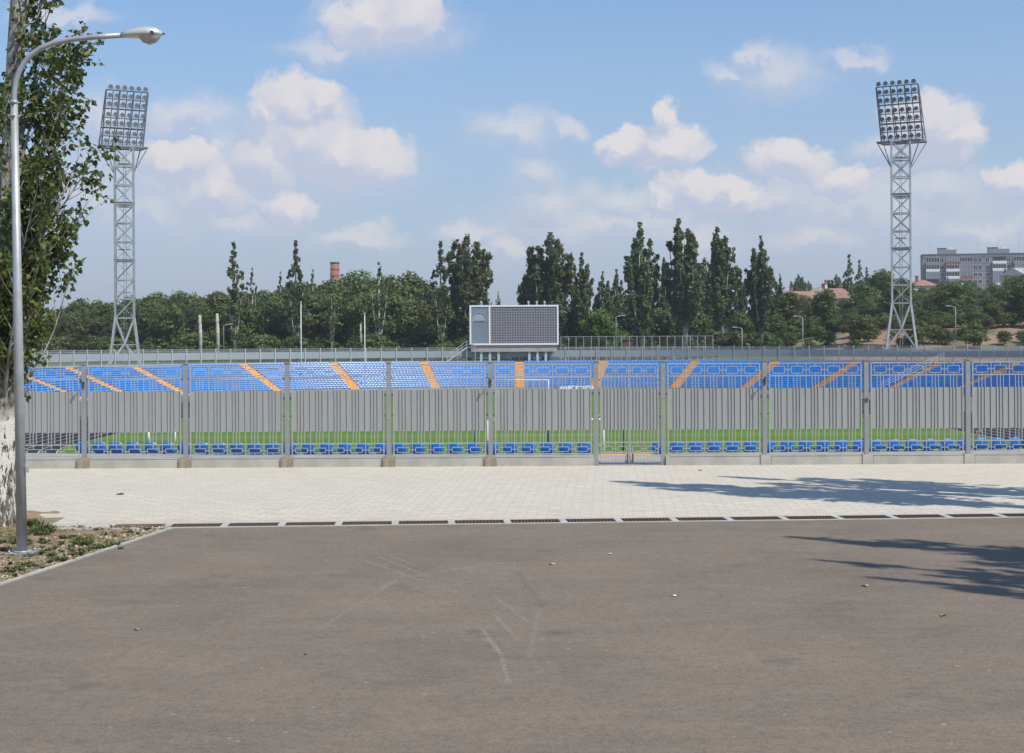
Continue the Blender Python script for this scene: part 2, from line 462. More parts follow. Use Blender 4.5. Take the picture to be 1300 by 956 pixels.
# ---------------------------------------------------------------- seats
def seat_mesh(mat, hi=True):
    mb = MB(); w = .22
    n = 6 if hi else 2
    prof = [(-.2, .16), (-.17, .19), (.12, .155), (.17, .17), (.2, .26), (.215, .36), (.2, .4)] if hi else [(-.2, .17), (.13, .16), (.2, .38)]
    vs = []
    for (y, z) in prof:
        row = []
        for i in range(n+1):
            u = -1+2*i/n
            dz = 0.0; dy = 0.0
            if z > .2: dy = -.035*u*u; dz = -.035*u*u*u*u
            else: dz = .03*u*u
            row.append(Vector((u*w, y+dy, z+dz)))
        vs.append(row)
    def grid(rows, flip):
        b = len(mb.v)
        for r_ in rows: mb.v += [tuple(p) for p in r_]
        k = len(rows[0])
        for i in range(len(rows)-1):
            for j in range(k-1):
                q = (b+i*k+j, b+i*k+j+1, b+(i+1)*k+j+1, b+(i+1)*k+j)
                mb.f.append(tuple(reversed(q)) if flip else q); mb.m.append(0); mb.sm.append(True)
    grid(vs, False)
    if hi:
        off = [[p + Vector((0, .022, -.022)) for p in r_] for r_ in vs]
        grid(off, True)
        k = len(vs[0])
        for a, b_ in ((vs[0], off[0]), (off[-1], vs[-1])):
            for j in range(k-1): mb.face([a[j+1], a[j], b_[j], b_[j+1]])
        for j in (0, k-1):
            for i in range(len(vs)-1):
                q = [vs[i][j], vs[i+1][j], off[i+1][j], off[i][j]]
                mb.face(q if j == 0 else q[::-1])
        mb.box(-.15, .15, -.12, .14, 0, .145)
    else:
        mb.box(-.16, .16, -.12, .12, 0, .15)
    return mb
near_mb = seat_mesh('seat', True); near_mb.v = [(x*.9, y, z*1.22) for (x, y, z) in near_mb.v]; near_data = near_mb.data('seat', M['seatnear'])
far_mb = seat_mesh('seat', False); far_data = far_mb.data('seat', M['seat'])
# near row: top row just behind the street fence
posts_x = [-.57-2.637*k for k in range(8, -1, -1)] + [2.17, 3.91] + [3.91+2.637*k for k in range(1, 9)]
k0 = 0
bay_names = {}
ang = .533/70.55
base_t = PI - math.asin((-12.75-XN)/70.55)
i = 0
nearseats = 0
while True:
    t = base_t - i*ang; i += 1
    th = math.degrees(t)
    p = Vector((XN+70.55*math.sin(t), YN+70.55*math.cos(t), Zp+.3+13*RS))
    if p.x > 20: break
    if 2.32 < p.x < 3.86: continue
    px = 650+p.x/p.y*F
    # bay through which the seat is seen
    fx = p.x*40.9/p.y
    if fx < 2.17:
        b = int((2.17-fx)//2.637)
        nm = ['first', 'second', 'third', 'fourth', 'fifth', 'sixth'][min(b, 5)]
        lab = 'blue plastic seat behind the grey fence, in the %s bay left of the gate' % nm
    else:
        b = int((fx-3.91)//2.637)
        nm = ['first', 'second', 'third', 'fourth', 'fifth', 'sixth'][max(0, min(b, 5))]
        lab = 'blue plastic seat behind the grey fence, in the %s bay right of the gate' % nm
        if fx < 3.91: lab = 'blue plastic seat seen through the gate at its right post'
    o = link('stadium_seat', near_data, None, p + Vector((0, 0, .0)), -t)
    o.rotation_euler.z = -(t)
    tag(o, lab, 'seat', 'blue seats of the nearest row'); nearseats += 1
# far seats
cand = []
def add_row(Rr, z, a0, a1):
    L = R(a1-a0)*Rr; n = int((L-.1)//.54)
    if n < 1: return
    for k in range(n):
        th = a0+(a1-a0)*(k+.5)/n
        cand.append((rp(Rr, th, z), -R(th)))
for i in range(NR):
    Rr = RI+i*TR+.36; z = Zp+.3+i*RS
    ed = [-89.5]+AISLES+[89.5]
    for a, b in zip(ed[:-1], ed[1:]):
        pa = math.degrees(.78/Rr)
        add_row(Rr, z, a+(pa if a != -89.5 else 0), b-(pa if b != 89.5 else 0))
    for s in (-1, 1):
        y = 187.5
        while y > 140:
            if not (163 < y < 164.6): cand.append((Vector((3.1-.01*y+s*Rr, y, z)), -s*PI/2))
            y -= .54
vis = []
rest = []
for (p, a) in cand:
    px = 650+p.x/p.y*F; py = 435+(CAMZ-p.z)/p.y*F
    (vis if (38 < px < 1298 and py < 490) else rest).append((p, a))
vis.sort(key=lambda q: q[0].length)
single, rest2 = vis[:250], vis[250:]+rest
for (p, a) in single:
    o = link('stadium_seat', far_data, None, p, a)
    tag(o, 'small blue seat high on the %s end of the far curved stand' % ('right' if p.x > 0 else 'left'), 'seat', 'blue seats at the ends of the far stand')
mb = MB()
for (p, a) in rest2:
    c, s = math.cos(a), math.sin(a); b = len(mb.v)
    mb.v += [(p.x+x*c-y*s, p.y+x*s+y*c, p.z+z) for (x, y, z) in far_mb.v]
    mb.f += [tuple(b+i for i in f) for f in far_mb.f]; mb.m += far_mb.m; mb.sm += far_mb.sm
tag(mb.build('seat_rows', M['seat']), 'massed rows of small blue seats filling the far curved stand', 'seats', kind='stuff')

# ---------------------------------------------------------------- pavement, channel, asphalt, verge
gl0 = Vector((-6.9, 28.18-6.9*.063, 0))
def gy(x): return 28.18+.063*x       # centre line of the drain
mb = MB()
mb.face([(-8.25, gy(-8.25)+.4, 0), (70, gy(70)+.4, 0), (70, 43.2, 0), (-60, 43.2, 0), (-60, 29.5, 0), (-8.3, 29.2, 0)])
stct(mb, 'pavement', M['pavers'])
A1 = gd(222, 670.5); A0 = gd(0, 744)
dv = (A1-A0)
def kx(y): return A0.x + dv.x*(y-A0.y)/dv.y
mb = MB()
mb.face([(kx(-30), -30, 0), (90, -30, 0), (90, gy(90)-.37, 0), (kx(gy(-5.9)-.4), gy(-5.9)-.37, 0)])
stct(mb, 'asphalt_road', M['asphalt'])
mb = MB()
a = Vector((kx(-30), -30, 0)); b = Vector((kx(gy(-5.9)-.4), gy(-5.9)-.37, 0))
mb.bar(a-Vector((.05, 0, .03)), b-Vector((.05, 0, .03)), .06, .1)
stct(mb, 'kerb', M['concrete'])
mb = MB()
def verge(y0, y1, xr, w, ny, nx):
    b0 = len(mb.v)
    for j in range(ny+1):
        for i in range(nx+1):
            u = i/nx; y = y0+(y1-y0)*j/ny
            mb.v.append((xr(y)-u*w, y, -.012+.03*rnd.random()*(1 if 0 < i < nx and 0 < j < ny else 0)))
    for j in range(ny):
        for i in range(nx):
            q = b0+j*(nx+1)+i; mb.f.append((q, q+nx+1, q+nx+2, q+1)); mb.m.append(0); mb.sm.append(True)
verge(-12, 27.38, lambda y: kx(y)-.08, 14, 90, 40)
b1 = len(mb.v); verge(27.37, 30.6, lambda y: -6.3, 15, 12, 60)
for q in range(b1, len(mb.v)): x_, y_, z_ = mb.v[q]; mb.v[q] = (x_, y_, min(z_, -.006) if x_ > -8.7 else z_)
stct(mb, 'soil_verge', M['soil'])
# concrete drain channel with separate iron grates
dirv = Vector((1, .063, 0)).normalized(); nv = Vector((-dirv.y, dirv.x, 0)); angc = math.atan2(.063, 1)
mb = MB()
Mx = Matrix.Translation((0, 28.18, 0)) @ Matrix.Rotation(angc, 4, 'Z')
xs0 = -7.7
NG = 22
g0 = (gd(148, 668).x)
units = [g0 + k*1.0 for k in range(NG)]
mb.box(g0-1.2, units[-1]+1.0, .28, .42, -.06, .006, 0, Mx)
mb.box(g0-1.2, units[-1]+1.0, -.38, -.28, -.06, .009, 0, Mx)
mb.box(g0-1.2, g0-.06, -.28, .28, -.06, .004, 0, Mx)
for u in units: mb.box(u+.83, u+.95, -.28, .28, -.06, .007, 0, Mx)
mb.box(g0, units[-1]+.84, -.28, .28, -.2, -.12, 1, Mx)
stct(mb, 'drain_channel', [M['concrete'], M['hole']])
mg = MB()
mg.box(0, .88, -.275, -.25, -.03, .0); mg.box(0, .88, .25, .275, -.03, .0); mg.box(0, .025, -.25, .25, -.03, 0); mg.box(.855, .88, -.25, .25, -.03, 0)
for k in range(13): mg.bar((.06+k*.0605, -.25, -.015), (.06+k*.0605+.03, .25, -.015), .02, .03)
mg.box(.03, .85, -.012, .012, -.028, -.002)
gd_ = mg.data('drain_grate', M['rust'])
for k, u in enumerate(units):
    o = link('drain_grate', gd_, None, Mx @ Vector((u-.06+.02*0, 0, .002)), angc)
    wh = ('leftmost rusty iron drain grate, beside the bare soil' if k == 0 else 'rusty iron drain grate in the row, in the tree shadow at right' if u > 5.5
          else 'rusty iron drain grate in the row, in front of the gate' if 0.5 < u < 3.5 else
          'rusty iron drain grate in the row, left of the gate' if u <= .5 else 'rusty iron drain grate in the row, right of the gate in sun')
    tag(o, wh, 'drain grate', 'iron grates along the asphalt edge')

# pebbles, weeds, dry grass on the verge
mb = MB()
for k in range(1000):
    y = rnd.uniform(18.5, 27.6); x = kx(y)-.12-abs(rnd.gauss(0, .7)) if rnd.random() < .7 else kx(y)-rnd.uniform(.1, 4)
    s = rnd.uniform(.008, .032)
    if rnd.random() < .06: s *= 1.8
    c = Vector((x, y, .005)); pts = [c+Vector((math.cos(t)*s*rnd.uniform(.7, 1.2), math.sin(t)*s*rnd.uniform(.7, 1.2), 0)) for t in (0, 1.2, 2.4, 3.6, 4.9)]
    top = c+Vector((0, 0, s*.8))
    for i in range(5): mb.face([pts[i], pts[(i+1) % 5], top])
tag(mb.build('pebbles', M['stone']), 'scattered pale pebbles and rubble on the bare soil verge', 'gravel', kind='stuff')
def tuft(mb, c, h, n, sp, w=.012, flat=.5):
    for k in range(n):
        a = rnd.uniform(0, 2*PI); r0 = rnd.uniform(0, sp*.3); ln = h*rnd.uniform(.5, 1.1); out = sp*rnd.uniform(.3, 1.3)
        b = c+Vector((math.cos(a)*r0, math.sin(a)*r0, 0)); m_ = b+Vector((math.cos(a)*out*.4, math.sin(a)*out*.4, ln*.7)); e = b+Vector((math.cos(a)*out, math.sin(a)*out, ln*(1-flat*rnd.random())))
        s = Vector((-math.sin(a), math.cos(a), 0))*w
        mb.face([b-s, b+s, m_+s*1.2, m_-s*1.2]); mb.face([m_-s*1.2, m_+s*1.2, e])
mb = MB()
for k in range(120):
    y = rnd.uniform(19, 27.6); x = kx(y)-rnd.uniform(.15, 2.8)
    tuft(mb, Vector((x, y, 0)), rnd.uniform(.03, .09), rnd.randint(8, 18), rnd.uniform(.04, .14), rnd.uniform(.006, .014))
for (px, py, h, w) in ((112, 690, .17, .3), (118, 694, .14, .3), (70, 706, .12, .3), (64, 674, .2, .12), (50, 678, .2, .2), (30, 720, .09, .25), (8, 727, .1, .2), (96, 700, .08, .25), (135, 695, .1, .2), (60, 700, .1, .25), (45, 668, .2, .2), (155, 680, .06, .25), (76, 712, .08, .2), (20, 690, .14, .3), (5, 700, .1, .3), (40, 690, .12, .3), (85, 684, .1, .25)):
    c = gd(px, py)
    for q in range(8): tuft(mb, c+Vector((rnd.gauss(0, w*.6), rnd.gauss(0, w*.6), 0)), h*rnd.uniform(.4, .9), 16, h*.8, .011)
tag(mb.build('weeds', M['weed']), 'low green weeds sprouting from the soil around the lamp post', 'weeds', kind='stuff')
mb = MB()
for k in range(1500):
    y = rnd.uniform(18.5, 27.7); x = kx(y)-rnd.uniform(.08, 3.2)
    tuft(mb, Vector((x, y, 0)), rnd.uniform(.015, .05), rnd.randint(6, 14), rnd.uniform(.04, .12), .005, .9)
tag(mb.build('dry_grass', M['drygrass']), 'straw coloured dry grass scattered over the soil verge', 'grass', kind='stuff')

# fallen leaves and bits
def bit(px, py, s, mat, label, name='fallen_leaf', cat='leaf'):
    c = gd(px, py); mb = MB(); n = 7; k = [rnd.uniform(.6, 1.1) for _ in range(n)]
    pts = [Vector((math.cos(2*PI*i/n)*s*k[i], math.sin(2*PI*i/n)*s*.7*k[i], .004+.25*s*abs(math.sin(i*2.1)))) for i in range(n)]
    ctr = Vector((0, 0, .02*s))
    for i in range(n): mb.face([ctr, pts[i], pts[(i+1) % n]])
    for i in range(n): mb.face([pts[(i+1) % n]-Vector((0, 0, .003)), pts[i]-Vector((0, 0, .003)), ctr-Vector((0, 0, .003))])
    tag(mb.build(name, mat, None, (c.x, c.y, .006), rnd.uniform(0, 6)), label, cat)
M['greenleaf'] = surf('green_leaf', (.12, .2, .06), .6, 0, .2, 9)
M['paleleaf'] = surf('pale_leaf', (.6, .5, .33), .8, 0, .2, 9)
bit(152, 628, .1, M['deadleaf'], 'dark dead leaf lying alone on the pale paving at left')
bit(889, 597.5, .07, M['deadleaf'], 'small dark dead leaf on the paving just right of the gate')
bit(1197, 782, .07, M['greenleaf'], 'green leaf on the asphalt below the tree shadows')
bit(1098, 744.5, .06, M['paleleaf'], 'pale yellow leaf on the asphalt left of the lowest shadow')
bit(701, 717, .06, M['paleleaf'], 'pale curled leaf on the asphalt right of the scuff marks')
bit(388, 831, .03, M['deadleaf'], 'tiny dark leaf on the near asphalt left of centre')
bit(173, 800, .04, M['paleleaf'], 'pale leaf on the near asphalt at left')
bit(855, 757, .045, M['white'], 'white paper scrap on the asphalt right of centre', 'paper_scrap', 'litter')
bit(775, 704, .04, M['white'], 'small white paper scrap on the asphalt before the gate', 'paper_scrap', 'litter')

# ---------------------------------------------------------------- street fence
FY = 40.9
fence = empty('steel_fence', (0, FY, 0), label='long light grey steel bar fence on a low concrete plinth across the photo', cat='fence')
PW = .115
def post_mesh(z0=.24):
    mb = MB(); mb.box(-PW/2, PW/2, -PW/2, PW/2, z0, 2.69); mb.box(-.075, .075, -.075, .075, 2.69, 2.715, 1)
    mb.box(-.085, .085, -.085, .085, z0, z0+.012)
    for z in (.55, 1.2, 2.35): mb.box(-.075, .075, -.02, .02, z, z+.05)
    return mb
pdata = post_mesh().data('fence_post', [M['post'], M['stained']])
pdata0 = post_mesh(0).data('fence_post', [M['post'], M['stained']])
Mfoot = MB(); Mfoot.box(-.15, .15, -.16, .1, -.05, .262); fdata = Mfoot.data('footing', M['stained'])
Mf2 = MB(); Mf2.box(-.12, .15, -.114, .1, -.05, .254); Mf2.box(-.15, -.13, -.1, .09, -.05, .2); fdata2 = Mf2.data('footing', [M['concrete']])
def panel_mesh(W, z_bot=.31, units=5, low=False):
    mb = MB(); t = .022; D = .02
    def V(x, z0, z1, w=t): mb.box(x-w/2, x+w/2, -D/2, D/2, z0, z1)
    def H(z, x0, x1, w=t): mb.box(x0, x1, -D/2+.002, D/2-.002, z-w/2, z+w/2)
    V(0, z_bot-.02, 2.645, .03); V(W, z_bot-.02, 2.645, .03)
    for z in (2.63, 2.31, .6, z_bot if not low else .33): H(z, .0175, W-.0175, .028)
    if low: H(.1, .0175, W-.0175, .05)
    u = W/units
    for k in range(units):
        xc = (k+.5)*u
        if k: V(k*u, z_bot if not low else .1, 2.63, .018)
        for dx in (-.083, 0, .083): V(xc+dx, .6 if not low else .6, 2.31, .017)
        if low:
            for dx in (-.083, 0, .083): V(xc+dx, .1, .33, .018)
        hw = u*.32
        for (za, zb, r0, r1) in ((2.37, 2.55, 2.31, 2.63), (.37, .49, .33 if low else z_bot, .6)):
            H(za, xc-hw, xc+hw, .017); H(zb, xc-hw, xc+hw, .017)
            V(xc-hw, za, zb, .017); V(xc+hw, za, zb, .017)
            V(xc, zb, r1, .018); V(xc, r0, za, .018)
            zc = (za+zb)/2
            H(zc, k*u+.012, xc-hw, .018); H(zc, xc+hw, (k+1)*u-.012, .018)
    return mb
cache = {}
for a, b in zip(posts_x[:-1], posts_x[1:]):
    if abs(a-2.17) < .01: continue
    W = round(b-a-.26, 3)
    if W not in cache:
        sh = MB(); sh.box(.0, W, 0, .006, .92, 1.985)
        cache[W] = (panel_mesh(W).data('bar_panel', M['fence_bar']), sh.data('infill_sheet', M['sheet']))
    o = link('bar_panel', cache[W][0], fence, (a+.13, -.02, 0))
    s = link('infill_sheet', cache[W][1], o, (0, .014, 0))
    for sgn, xx in ((1, a+PW/2), (-1, b-PW/2)):
        pass
    pl = MB(); rag = rnd.uniform(-.006, .006)
    pl.box(.158, b-a-.158, -.11, .1, -.05, .235+rag*0); pl.box(.158, b-a-.158, -.12, .11, .235, .25)
    pl.build('plinth', M['concrete'], fence, (a, 0, 0))
for i, x in enumerate(posts_x):
    gate = abs(x-2.17) < .01 or abs(x-3.91) < .01
    link('fence_post', pdata0 if gate else pdata, fence, (x, 0, 0))
    if gate:
        q = MB(); q.box(-.16, -.062, -.11, .1, -.05, .24) if x < 3 else q.box(.062, .16, -.11, .1, -.05, .24)
        q.build('footing', M['concrete'], fence, (x, 0, 0))
    else: link('footing', fdata if x < 3 else fdata2, fence, (x, 0, 0))
# brackets that tie the panels to the posts, one plate each
tb = MB(); tb.box(-.13, .13, .045, .06, 0, .03); tbd = tb.data('tie_bracket', M['post'])
for x in posts_x:
    if abs(x-2.17) < .01 or abs(x-3.91) < .01 or abs(x) > 17: continue
    for z in (.62, 1.3, 2.28): link('tie_bracket', tbd, fence, (x, 0, z))
mb = MB(); mb.box(-.035, .035, -.075, -.058, 0, .09)
mb.build('junction_box', M['board_dark'], fence, (posts_x[posts_x.index(3.91)+2], 0, 1.62))
for x in (posts_x[4], posts_x[8], posts_x[posts_x.index(3.91)+1]):
    hb_ = MB(); hb_.tube([(0, -.05, 0), (-.01, -.17, .02), (-.02, -.24, .06)], .016, 6); hb_.box(-.03, .03, -.085, -.05, -.12, .04); hb_.box(-.045, .01, -.27, -.22, .02, .09)
    hb_.build('hook_bracket', M['board_dark'], fence, (x, 0, 2.2))
# gate
gate = empty('double_gate', (2.17, FY, 0), label='narrow grey double gate with barred leaves reaching down to the paving', cat='gate')
lw = (3.91-2.17-.26)/2-.012
for k in range(2):
    pm = panel_mesh(lw, .1, 2 if False else 2, True)
    o = pm.build('gate_leaf', M['fence_bar'], gate, (.13+k*(lw+.024), -.02, 0))
    sh = MB(); sh.box(0, lw, 0, .006, .92, 1.985); sh.build('infill_sheet', M['sheet'], o, (0, .014, 0))
    h = MB(); h.box(-.02, .02, -.03, .0, .06, .3); h.build('drop_bolt', M['board_dark'], o, (lw-.05 if k == 0 else .06, -.016, 0))
hg = MB(); hg.tube([(0, -.02, 0), (0, -.02, .09)], .02, 8); hg.box(-.045, .045, -.035, -.01, .03, .055); hgd = hg.data('hinge', M['post'])
for x in (.09, 1.65):
    for z in (.45, 1.25, 2.2): link('hinge', hgd, gate, (x, 0, z))

# ---------------------------------------------------------------- street lamp
LB = gd(28, 703)
dL = LB.y
lamp = empty('street_lamp', (LB.x, LB.y, 0), label='grey steel street lamp with curved arm standing on the soil verge at left', cat='street lamp')
def lp(px, py): 
    v = at(px, py, dL); return Vector((v.x-LB.x, 0, v.z))
mb = MB()
pt = lp(18, 130)
mb.tube([(0, 0, .02), (pt.x*.5, 0, pt.z*.5), (pt.x, 0, pt.z)], [.082, .07, .054], 20)
mb.build('pole', M['galv'], lamp)
mb = MB(); mb.box(-.2, .2, -.2, .2, 0, .025)
for sx in (-1, 1):
    for sy in (-1, 1): mb.tube([(sx*.15, sy*.15, .02), (sx*.15, sy*.15, .07)], .016, 6)
mb.tube([(0, 0, .025), (0, 0, .05)], .12, 20)
mb.build('base_plate', M['galv'], lamp)
arm_px = [(17.5, 152), (17.5, 135), (18, 118), (20, 103), (24.5, 90), (31, 79), (40, 69), (52, 61), (68, 54.5), (90, 50), (120, 47), (158, 44.5)]
mb = MB(); mb.tube([lp(*q) for q in arm_px], [.042]*len(arm_px), 16); mb.build('curved_arm', M['galv'], lamp)
for y in (130, 147):
    mb = MB(); p = lp(17.6, y); mb.tube([p-Vector((0, 0, .03)), p+Vector((0, 0, .03))], .06, 16)
    for k in range(4):
        a_ = k*PI/2+.4; mb.tube([p+Vector((math.cos(a_)*.06, math.sin(a_)*.06, 0)), p+Vector((math.cos(a_)*.095, math.sin(a_)*.095, 0))], .011, 6)
    mb.build('clamp_collar', M['galv'], lamp)
# access hatch and small clip
mb = MB(); mb.box(.07, .105, -.06, .02, 1.25, 1.33); mb.build('access_hatch', M['galv'], lamp)
# luminaire
h0 = lp(154, 44.5); h1 = lp(206, 43)
L = (h1-h0).length; ax = (h1-h0).normalized(); upv = Vector((-ax.z, 0, ax.x))
def shell(prof, mat, name, par, half=0):
    mb = MB(); n = 16; b = len(mb.v)
    for (s_, top, bot, wd) in prof:
        c = h0+ax*(s_*L)
        for j in range(n):
            t = 2*PI*j/n; yy = math.cos(t)*wd; q = math.sin(t); zz = q*top if q > 0 else q*bot
            mb.v.append(tuple(c+Vector((0, yy, 0))+upv*zz))
    for i in range(len(prof)-1):
        for j in range(n):
            a_ = b+i*n+j; c_ = b+i*n+(j+1) % n; mb.f.append((a_, a_+n, c_+n, c_)); mb.m.append(0); mb.sm.append(True)
    mb.f.append(tuple(b+j for j in range(n))); mb.m.append(0); mb.sm.append(False)
    mb.f.append(tuple(b+(len(prof)-1)*n+j for j in reversed(range(n)))); mb.m.append(0); mb.sm.append(False)
    return mb.build(name, mat, par)
M['luminaire'] = surf('luminaire_shell', (.62, .62, .6), .35, .3, .12, 4)
M['bowl'] = surf('lamp_bowl', (.42, .42, .4), .12, 0, .2, 5, spec=.8)
hd = shell([(0, .04, .04, .05), (.12, .07, .045, .09), (.35, .105, .05, .13), (.62, .12, .055, .15), (.85, .1, .05, .13), (.97, .05, .03, .07), (1, .02, .02, .03)], M['luminaire'], 'lamp_head', lamp)
shell([(.42, .0, .05, .09), (.52, .0, .12, .115), (.68, .0, .165, .125), (.82, .0, .14, .115), (.93, .0, .07, .08)], M['bowl'], 'glass_bowl', hd)
mb = MB(); mb.tube([h0+ax*L*.99, h0+ax*(L*1.06)], .015, 8); mb.tube([h0+ax*(L*.80)-Vector((0,.14,0)), h0+ax*(L*.80)-Vector((0,.155,0))], .03, 10); mb.build('latch', M['board_dark'], hd)

# ---------------------------------------------------------------- foliage helpers
def quad_leaf(mb, c, s, nrm, mi=0, asp=.7):
    nrm = nrm.normalized(); u = nrm.orthogonal().normalized(); u = Matrix.Rotation(rnd.uniform(0, 2*PI), 3, nrm) @ u; v = nrm.cross(u)
    mb.face([c-u*s, c-v*s*asp, c+u*s, c+v*s*asp], mi)
def rdir(zb=0.0):
    v = Vector((rnd.gauss(0, 1), rnd.gauss(0, 1), rnd.gauss(0, 1)+zb)); return v.normalized()

def poplar_data(seed, H, spind, nleaf, ls, gap=.12, trunk_r=.28, baresz=.16, dense=1.0):
    rnd.seed(seed)
    tr = MB(); cr = MB()
    tr.tube([(0, 0, 0), (0.05, 0.03, H*.3), (-.05, .05, H*.65), (0, 0, H*.93)], [trunk_r, trunk_r*.8, trunk_r*.4, .04], 8)
    tot = sum(s[4]*s[5] for s in spind)
    for (zs, az, out, zt, wt, wr) in spind:
        # branch from the trunk at zs going out then up
        dx, dy = math.cos(az), math.sin(az); wob = rnd.uniform(.2, .5)
        P0 = Vector((0, 0, zs)); zm = zs+(zt-zs)*.35
        P1 = Vector((dx*out*.75, dy*out*.75, zm)); P2 = Vector((dx*out, dy*out, zt))
        def q(t): return P0*(1-t)**2 + P1*2*t*(1-t) + P2*t*t
        pts = [q(i/6) for i in range(7)]
        tr.tube(pts, [trunk_r*.45*(1-i/6.6) + .02 for i in range(7)], 5)
        n = int(nleaf*wt*wr/tot)
        # side twig clusters
        nc = max(4, int(n/26))
        for k in range(nc):
            t = baresz+(1-baresz)*rnd.random()**.85
            w = wr*min(1, t*2.2+.2)*math.sqrt(max(.06, 1-t**3.2))*(.85+.3*math.sin(t*11+az*5))
            a = rnd.uniform(0, 2*PI); rr = w*rnd.random()**.6
            c = q(t)+Vector((math.cos(a)*rr, math.sin(a)*rr, rr*.6+rnd.uniform(-.3, .3)))
            if math.sin(c.z*1.9+seed+az*3)*math.sin(c.x*2.3+seed*2) > 1-gap*2: continue
            for m in range(26):
                o = Vector((rnd.gauss(0, .16), rnd.gauss(0, .16), rnd.gauss(0, .3)))*wr*.7
                pos = c+o
                quad_leaf(cr, pos, ls*rnd.uniform(.6, 1.25), rdir(.2)+o.normalized()*.3)
    return tr, cr

def broad_data(seed, H, Wd, nleaf, ls, trunk_r=.25):
    rnd.seed(seed); tr = MB(); cr = MB()
    lobes = []
    for k in range(15):
        a = rnd.uniform(0, 2*PI); zz = rnd.uniform(.3, .93); prof = math.sin(PI*min(.97, zz*.85+.12))**.6
        rr = Wd*.5*prof*rnd.uniform(.15, .85)
        lobes.append((Vector((math.cos(a)*rr, math.sin(a)*rr, H*zz)), Wd*rnd.uniform(.14, .24)))
    lobes.append((Vector((0, 0, H*.8)), Wd*.26)); lobes.append((Vector((0, 0, H*.55)), Wd*.3))
    tr.tube([(0, 0, 0), (.1, 0, H*.35), (0, .1, H*.8)], [trunk_r, trunk_r*.75, .05], 7)
    for (c, r_) in lobes:
        s = Vector((0, 0, H*rnd.uniform(.2, .4))); tr.tube([s, (s+c)/2+Vector((0, 0, -.3)), c], [trunk_r*.4, trunk_r*.25, .03], 5)
    tw = sum(r_**2 for _, r_ in lobes)
    for (c, r_) in lobes:
        n = int(nleaf*r_*r_/tw/14)
        for k in range(n):
            d = rdir(.1); p = c+Vector((d.x, d.y, d.z*.8))*r_*(1-.45*rnd.random()**1.5)
            for m in range(14):
                o = Vector((rnd.gauss(0, 1), rnd.gauss(0, 1), rnd.gauss(0, .6)))*r_*.17
                quad_leaf(cr, p+o, ls*rnd.uniform(.6, 1.3), d+rdir()*.7)
    return tr, cr
def tree_proto(mbs, kind, bark, leaf):
    return (mbs[0].data('trunk', bark), mbs[1].data('crown', leaf), kind)
def plant(pr, name, loc, s, rz, label, cat='tree', group=None, crown_mat=None):
    e = empty(name, loc, rz, label=label, cat=cat, group=group)
    e.scale = s if isinstance(s, (tuple, list)) else (s, s, s)
    t = link('trunk', pr[0], e); c = link('crown', pr[1], e)
    return e

TAU = 2*PI
def rs(n, H, out, zlo, zhi, wr, seed, top=.55):
    r2 = random.Random(seed); L = []
    for k in range(n):
        o = out*r2.uniform(.35, 1); zt = H*(1-top*(o/out)**1.4*r2.uniform(.45, 1))
        L.append((H*r2.uniform(zlo, zhi), TAU*k/n+r2.uniform(-.4, .4), o, zt, r2.uniform(.6, 1), wr*r2.uniform(.75, 1.15)))
    return L
H0 = 20.0
popA = tree_proto(poplar_data(11, H0, [(3, 0, .1, 20, 1.9, .95), (2.5, 3.2, 1.4, 15.5, .9, .75), (2.5, .4, 1.2, 12, .8, .9), (3, 1.7, .9, 14, .8, .9), (2.2, 4.6, 1.0, 11, .8, .95)], 6000, .2, .2, baresz=.1), 'a', M['bark_pale'], M['leaf_pop'])
popB = tree_proto(poplar_data(12, H0, [(4, 0, .1, 20, 1.6, .8), (3.5, 2.8, 1.3, 16, .9, .7), (4, 5.9, 1.5, 17, .9, .7), (4, 1.5, .8, 13, .7, .8)], 3400, .2, .28, baresz=.2), 'a', M['bark_pale'], M['leaf_pop'])
popC = tree_proto(poplar_data(13, H0, [(2, 0, .3, 19.8, 1.4, 1.25)]+rs(15, H0, 3.0, .07, .18, 1.25, 3, .3), 24000, .26, -.05, .34, baresz=.06), 'd', M['bark_pale'], M['leaf_pop'])
popD = tree_proto(poplar_data(14, H0, [(2.5, 0, .25, 20, 1.5, .95)]+rs(11, H0, 2.8, .08, .22, 1.0, 8, .5), 16000, .25, .03, .34, baresz=.1), 'd', M['bark_pale'], M['leaf_pop'])
popE = tree_proto(poplar_data(15, H0, [(2.8, .5, .7, 19, 1.2, .85), (3, 3.4, .8, 20, 1.2, .85)]+rs(9, H0, 2.7, .1, .26, .95, 21, .5), 15000, .25, .04, .34, baresz=.12), 'd', M['bark_pale'], M['leaf_pop'])
broads = [tree_proto(broad_data(30+k, 12, 11, 10000, .26), 'b', M['bark_dark'], M['leaf_wood']) for k in range(4)]
bright = tree_proto(broad_data(41, 8, 9, 5000, .24), 'b', M['bark_dark'], M['leaf_bright'])
bush = tree_proto(broad_data(45, 4, 6, 2600, .2, .1), 'b', M['bark_dark'], M['leaf_wood'])

